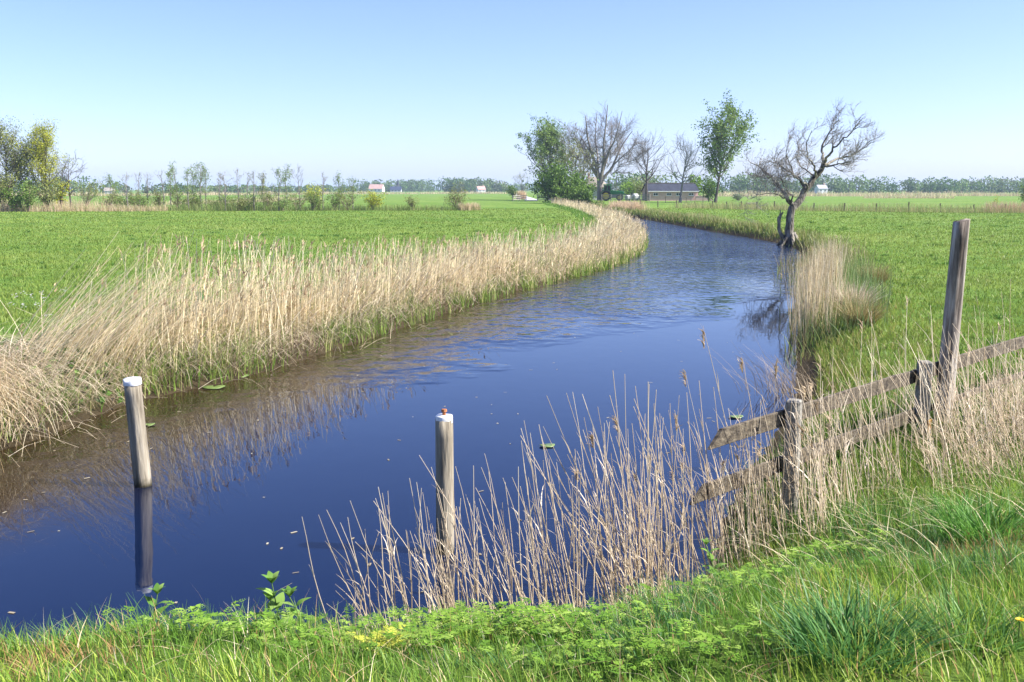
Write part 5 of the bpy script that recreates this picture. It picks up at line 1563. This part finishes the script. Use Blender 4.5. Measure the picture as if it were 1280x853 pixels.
LILY = noise_mat('lily_leaf', [(.3, (.07, .12, .03)), (.6, (.15, .21, .06)), (.8, (.24, .24, .09))], 14, 5, .35, bump=.2, dist=.003, spec=.5)
lily(684, 557, .085, 'single round lily pad floating in mid water right of the capped post')
lily(297, 470, .17, 'large lily pad in the left bank shade, farther of the pair')
lily(267, 484, .16, 'large lily pad in the left bank shade, nearer of the pair')
lily(185, 531, .08, 'small lily pad touching the leaning mooring post')
lily(920, 521, .09, 'lily pad beside the tip of the upper fence board')
lily(470, 410, .22, 'lily pad at the foot of the green bank edge farther along the reeds')


a = Acc()
n = 420
fx = np.column_stack([rng.uniform(-8, 4, n), rng.uniform(5.5, 20, n)]); sdf = river_sd(fx[:, 0], fx[:, 1])
fx = fx[(sdf < -.1) & (rng.random(n) < np.where(sdf > -1.2, 1, .35))]; n = len(fx)
th = rng.uniform(0, 3.14, n); ln_ = rng.uniform(.008, .03, n); wd_ = rng.uniform(.004, .012, n)
u = np.stack([np.cos(th), np.sin(th)], 1) * ln_[:, None]; v_ = np.stack([-np.sin(th), np.cos(th)], 1) * wd_[:, None]
V = np.zeros((n, 4, 3)); V[:, :, 2] = .005
for k, (p_, q_) in enumerate(((-1, -1), (1, -1), (1, 1), (-1, 1))): V[:, k, :2] = fx + p_ * u + q_ * v_
a.add(V, np.arange(n)[:, None] * 4 + np.arange(4)[None], np.repeat(mixcol(n, [(.25, .2, .12), (.5, .45, .33)], .1), 4, 0))
m_ = 46; p_, nr_, tn_ = along(LEFT_S[14:60], m_, lambda mm: 1 / mm[:, 1]); p_ = p_ - nr_ * rng.uniform(.1, .6, (m_, 1))
B = np.column_stack([p_, np.full(m_, .012)])
a.blades(B, rng.uniform(.3, 1.1, m_), .009, rng.uniform(.97, 1.0, m_), rng.normal(.3, .8, m_), np.full(m_, .97), 4, mixcol(m_, STRAWG, .12), None, 1.0, .4)
tag(a.build('floating_scraps', M['reed']), 'scraps of dead reed floating on the calm water', 'floating litter', kind='stuff')


def dock(label, g, h, n, size, stops, seed, name='dock_plant', cat='plant', group=None, upr=.5):
    """leafy plant: arching stalks with broad pointed leaves"""
    r = np.random.default_rng(seed); a = Acc()
    B = np.column_stack([r.normal(0, size * .25, n), r.normal(0, size * .25, n), np.zeros(n) - .02])
    ld = r.uniform(0, 6.28, n)
    K = 6; t_ = np.linspace(0, 1, K + 1)
    V, P = ribbons(B, h * r.uniform(.6, 1.1, n), np.ones(n), ld + math.pi / 2, ld, r.uniform(.3, .9, n) * (1.2 - upr), r.uniform(.1, .6, n), K, 1.6)
    c = mixcol(n, stops, .12)
    wprof = np.array([.12, .16, .6, 1, .85, .5, .03])[None, :] * size * r.uniform(.25, .4, (n, 1))
    dx = np.cos(ld + math.pi / 2)[:, None] * wprof; dy = np.sin(ld + math.pi / 2)[:, None] * wprof
    V[:, :, 0] = P - np.stack([dx, dy, -.25 * wprof], -1) * .5; V[:, :, 1] = P + np.stack([dx, dy, .25 * wprof], -1) * .5
    a.add(V, ribbon_faces(n, K), np.repeat(c, (K + 1) * 2, 0))
    o = a.build(name, M['leaf']); o.location = g
    return tag(o, label, cat, group)


BG = [(.05, .13, .045), (.10, .21, .08), (.17, .30, .13)]
dock('broad leafed dock plant at the left water edge before the reeds', on_ground(258, 466) + np.array([.1, -.1, 0]), .62, 9, .34, BG, 1)
dock('smaller dock plant at the left water edge behind the lily pads', on_ground(300, 452) + np.array([.1, -.1, 0]), .5, 7, .3, BG, 2)
dock('low dock plant under the reeds at the left bank beside the capped post', on_ground(150, 478), .45, 7, .28, BG, 3)


def tussock(label, g, rx, n, L_, W_, stops, seed, name='grass_tussock'):
    a = Acc(); th = rng.uniform(0, 6.28, n); r = rx * np.sqrt(rng.random(n))
    B = np.column_stack([r * np.cos(th), r * np.sin(th), np.full(n, -.03)])
    c = mixcol(n, stops, .12)
    a.blades(B, L_ * rng.uniform(.55, 1.1, n), W_ * rng.uniform(.7, 1.3, n), rng.uniform(.25, .95, n), th + rng.normal(0, .7, n), rng.uniform(.05, .5, n), 6, c, np.clip(c * 1.15, 0, .9), 1.5)
    o = a.build(name, M['grass']); o.location = g
    tag(o, label, 'grass tussock', 'grass tussocks on the near bank')


tussock('big blue green tussock of broad arching grass in the lower right', on_ground(1065, 815), .22, 420, .32, .010, [(.03, .10, .022), (.07, .19, .045), (.15, .29, .085)], 1)
tussock('bright green upright tussock at the right edge below the dry reeds', on_ground(1235, 672), .25, 520, .36, .008, [(.05, .15, .025), (.10, .24, .035), (.16, .31, .06)], 2)
tussock('small light green tussock in the bottom right corner', on_ground(1215, 800), .16, 260, .26, .007, [(.06, .16, .03), (.13, .26, .06), (.2, .34, .1)], 3)
tussock('dark green tussock at the foot of the reeds left of the leaf clump', on_ground(800, 760), .14, 240, .26, .007, [(.04, .13, .02), (.09, .21, .03)], 4)
tussock('blue green tussock at the water edge left of the stalks', on_ground(335, 800), .17, 300, .26, .007, [(.05, .14, .05), (.11, .23, .10), (.17, .30, .15)], 5)


def nettle(label, px, py, h, seed):
    """young nettle: square stem, opposite toothed leaves getting smaller towards a tufted tip"""
    yb = np.interp(px, [0, 400, 900], [5.0, 5.15, 6.2]); g = np.array([(px - 640) / FPX * yb * 1.03, yb, 0]); g[2] = hz(g[0], g[1]); r = np.random.default_rng(seed)
    e = empty('nettle_shoot', tuple(g), r.uniform(0, 6), label, 'nettle', 'nettle shoots on the near bank')
    tl = r.normal(0, .12, 2); K = 6; tt = np.linspace(0, 1, K)
    P = np.zeros((1, K, 3)); P[0, :, 0] = tl[0] * h * tt ** 1.5; P[0, :, 1] = tl[1] * h * tt ** 1.5; P[0, :, 2] = h * tt - .02
    a = Acc(); a.tubes(P, np.linspace(.005, .003, K)[None], 5, np.array([[.16, .26, .08]])); a.build('stem', M['leaf'], e)
    a = Acc(); nd = 6
    for k in range(nd):
        f = .25 + .75 * k / (nd - 1); z = np.array([np.interp(f, tt, P[0, :, j]) for j in range(3)])
        sz = h * (.42 - .26 * f) + .012
        for s in range(2 if k < nd - 1 else 5):
            ld = (k % 2) * 1.57 + s * (math.pi if k < nd - 1 else 1.25) + r.normal(0, .2)
            Kk = 6; B = z[None]
            V, Pp = ribbons(B, np.array([sz]), np.ones(1), np.array([ld + 1.57]), np.array([ld]), np.array([.92 if k < nd - 1 else .6]), np.array([.35 + .4 * (1 - f)]), Kk, 1.15)
            wp_ = np.array([.1, .75, 1, .85, .6, .35, .03])[None] * sz * .5
            dx = np.cos(ld + 1.57) * wp_; dy = np.sin(ld + 1.57) * wp_
            V[:, :, 0] = Pp - np.stack([dx, dy, -.3 * wp_], -1) * .5; V[:, :, 1] = Pp + np.stack([dx, dy, .3 * wp_], -1) * .5
            a.add(V, ribbon_faces(1, Kk), np.broadcast_to(mixcol(1, [(.08, .19, .03), (.17, .31, .05), (.26, .38, .1)], .1), ((Kk + 1) * 2, 3)))
    a.build('leaves', M['leaf'], e)


nettle('tallest nettle shoot standing against the dark water left of the stalks', 347, 790, .50, 1)
nettle('nettle shoot just left of the tallest one by the water', 328, 795, .41, 2)
nettle('nettle shoot bending right between the tallest one and the stalks', 388, 795, .43, 3)
nettle('lone nettle shoot rising below the leaning mooring post', 170, 790, .44, 4)
nettle('small nettle shoot near the bottom left water edge', 128, 792, .27, 5)
nettle('nettle shoot at the foot of the stalks near the fence end', 905, 730, .33, 6)

# feathery ground cover on the near bank: divided leaves of cow parsley and cleavers
a = Acc()
def fronds(px, py, r_, n, Ls, stops):
    g = on_ground(px, py)
    xy = np.column_stack([g[0] + rng.normal(0, r_, n), g[1] + rng.normal(0, r_ * .4, n)])
    xy = xy[river_sd(xy[:, 0], xy[:, 1]) > .04]; n = len(xy)
    B = on_land(xy, 0); B[:, 2] += rng.uniform(.05, .13, n)
    L_ = Ls * rng.uniform(.6, 1.3, n); ld = rng.uniform(0, 6.28, n)
    el = rng.uniform(.1, .8, n); c = mixcol(n, stops, .12)
    m = 7
    for k in range(m):
        f = .2 + .8 * k / (m - 1)
        P = np.column_stack([B[:, 0] + np.cos(ld) * L_ * f, B[:, 1] + np.sin(ld) * L_ * f, B[:, 2] + L_ * (el * f - .45 * f * f)])
        w = L_ * .42 * (1.08 - f)
        for sg in (-1, 1):
            dv = np.column_stack([np.cos(ld + sg * 1.0), np.sin(ld + sg * 1.0), rng.uniform(-.25, .25, n)]) * w[:, None]
            fw = np.column_stack([np.cos(ld), np.sin(ld), 0 * ld]) * (w * .28)[:, None]
            V = np.stack([P, P + dv * .55 - fw, P + dv, P + dv * .5 + fw], 1)
            a.add(V, np.arange(n)[:, None] * 4 + np.arange(4)[None], np.repeat(c * rng.normal(1, .05, (n, 1)), 4, 0))
FR = [(.09, .20, .02), (.18, .32, .035), (.30, .42, .08)]
for px, py, r_, n in ((200, 800, .3, 190), (120, 800, .25, 90), (290, 815, .25, 110), (560, 805, .35, 170), (640, 800, .3, 150), (480, 830, .3, 60), (720, 800, .22, 90), (800, 835, .25, 170), (40, 805, .3, 60), (760, 770, .16, 60), (900, 750, .3, 80), (980, 720, .3, 80), (1040, 700, .3, 60)):
    fronds(px, py, r_, n, .085, FR)
for px, py in ((485, 825), (478, 830)): fronds(px, py, .05, 26, .07, [(.42, .45, .05), (.55, .55, .10)])
tag(a.build('ground_cover', M['leaf']), 'bright green feathery leaved ground cover along the near bank', 'ground cover', kind='stuff')

# white spring flowers at the edge of the left field
for k, (px, py) in enumerate(((30, 372), (38, 378), (52, 376), (47, 391), (33, 399), (62, 402), (24, 384), (57, 386), (16, 390), (80, 372))):
    g = on_ground(px, py + 12)
    e = empty('cuckoo_flower', tuple(g), rng.uniform(0, 6), 'small white cuckoo flower in the long grass at the far left field edge', 'flower', 'cuckoo flowers at the left field edge')
    h = rng.uniform(.28, .42); bm = bmesh.new(); add_cyl(bm, (0, 0, -.02), (.02, .01, h), .004, .003, 6); bm_obj('stem', bm, LILY, e)
    bm = bmesh.new()
    for q in range(7):
        c0 = np.array([.02 + rng.normal(0, .03), .01 + rng.normal(0, .03), h + rng.uniform(-.05, .03)]); rr = rng.uniform(0, 6)
        for s in range(4):
            a_ = rr + s * 1.57; u = np.array([math.cos(a_), math.sin(a_), .35]) * .018; w_ = np.array([-math.sin(a_), math.cos(a_), 0]) * .010
            vs = [bm.verts.new(tuple(v)) for v in (c0, c0 + u * .6 - w_, c0 + u * 1.1, c0 + u * .6 + w_)]
            bm.faces.new(vs)
    bm_obj('petals', bm, M['flower'], e)
# dandelion in the lower right corner
g = on_ground(1272, 815)
e = empty('dandelion', tuple(g), 0, 'single small yellow dandelion in the lower right corner', 'flower')
bm = bmesh.new(); add_cyl(bm, (0, 0, -.03), (0, 0, .12), .003, .003, 6); bm_obj('stem', bm, LILY, e)
bm = bmesh.new()
for k in range(34):
    a_ = k * 2.4; rr = .016 * math.sqrt(k / 34) + .003
    u = np.array([math.cos(a_), math.sin(a_), 0]); w_ = np.array([-u[1], u[0], 0]) * .0028; z0 = np.array([0, 0, .122])
    vs = [bm.verts.new(tuple(v)) for v in (z0 + u * rr * .2 - w_, z0 + u * rr * .2 + w_, z0 + u * rr + w_ + np.array([0, 0, .006]), z0 + u * rr - w_ + np.array([0, 0, .006]))]
    bm.faces.new(vs)
bm_obj('petals', bm, M['yellow_petal'], e)

# ------------------------------------------------------------------ air
HAZE = True
if HAZE:
    bm = bmesh.new(); bmesh.ops.create_cube(bm, size=1)
    bmesh.ops.transform(bm, matrix=Matrix.Translation((0, 1900, 14)) @ Matrix.Diagonal((6500, 4700, 33, 1)), verts=bm.verts)
    hm = bpy.data.materials.new('haze_air'); t, N, L = nt(hm)
    out = N.new('ShaderNodeOutputMaterial'); v = N.new('ShaderNodeVolumePrincipled')
    v.inputs['Color'].default_value = (.62, .80, 1, 1); v.inputs['Density'].default_value = .00022; v.inputs['Anisotropy'].default_value = .0
    L.new(v.outputs[0], out.inputs['Volume'])
    o = bm_obj('haze', bm, hm); tag(o, kind='stuff')
    o['label'] = 'thin pale haze over the distant fields'; o['category'] = 'haze'

# ------------------------------------------------------------------ light
SUN_EL, SUN_AZ = R(44), R(98)          # azimuth clockwise from +Y (away from the camera)
w = bpy.data.worlds.new('World'); scene.world = w; w.use_nodes = True
t = w.node_tree; t.nodes.clear()
sky = t.nodes.new('ShaderNodeTexSky'); sky.sky_type = 'NISHITA'; sky.sun_disc = False
sky.sun_elevation = SUN_EL; sky.sun_rotation = SUN_AZ
sky.air_density = .75; sky.dust_density = .8; sky.ozone_density = 5.0
bg = t.nodes.new('ShaderNodeBackground'); bg.inputs[1].default_value = .10
ow = t.nodes.new('ShaderNodeOutputWorld')
tint = t.nodes.new('ShaderNodeMix'); tint.data_type = 'RGBA'; tint.blend_type = 'MULTIPLY'; tint.inputs[0].default_value = 1
tint.inputs[7].default_value = (1.03, .93, 1.07, 1)
t.links.new(sky.outputs[0], tint.inputs[6]); t.links.new(tint.outputs[2], bg.inputs[0]); t.links.new(bg.outputs[0], ow.inputs[0])
ld = bpy.data.lights.new('sun', 'SUN'); ld.energy = 5.0; ld.angle = R(.5); ld.color = (1, .955, .88)
lo = bpy.data.objects.new('sun', ld); COL.objects.link(lo)
sv = Vector((math.sin(SUN_AZ) * math.cos(SUN_EL), math.cos(SUN_AZ) * math.cos(SUN_EL), math.sin(SUN_EL)))
lo.rotation_euler = sv.to_track_quat('Z', 'Y').to_euler()
lo.location = (60, 20, 80)

scene.view_settings.view_transform = 'Standard'
scene.view_settings.look = 'None'
scene.view_settings.gamma = 1
scene.view_settings.exposure = 1.33
scene.cycles.max_bounces = 6
scene.cycles.transparent_max_bounces = 8
scene.cycles.volume_bounces = 0
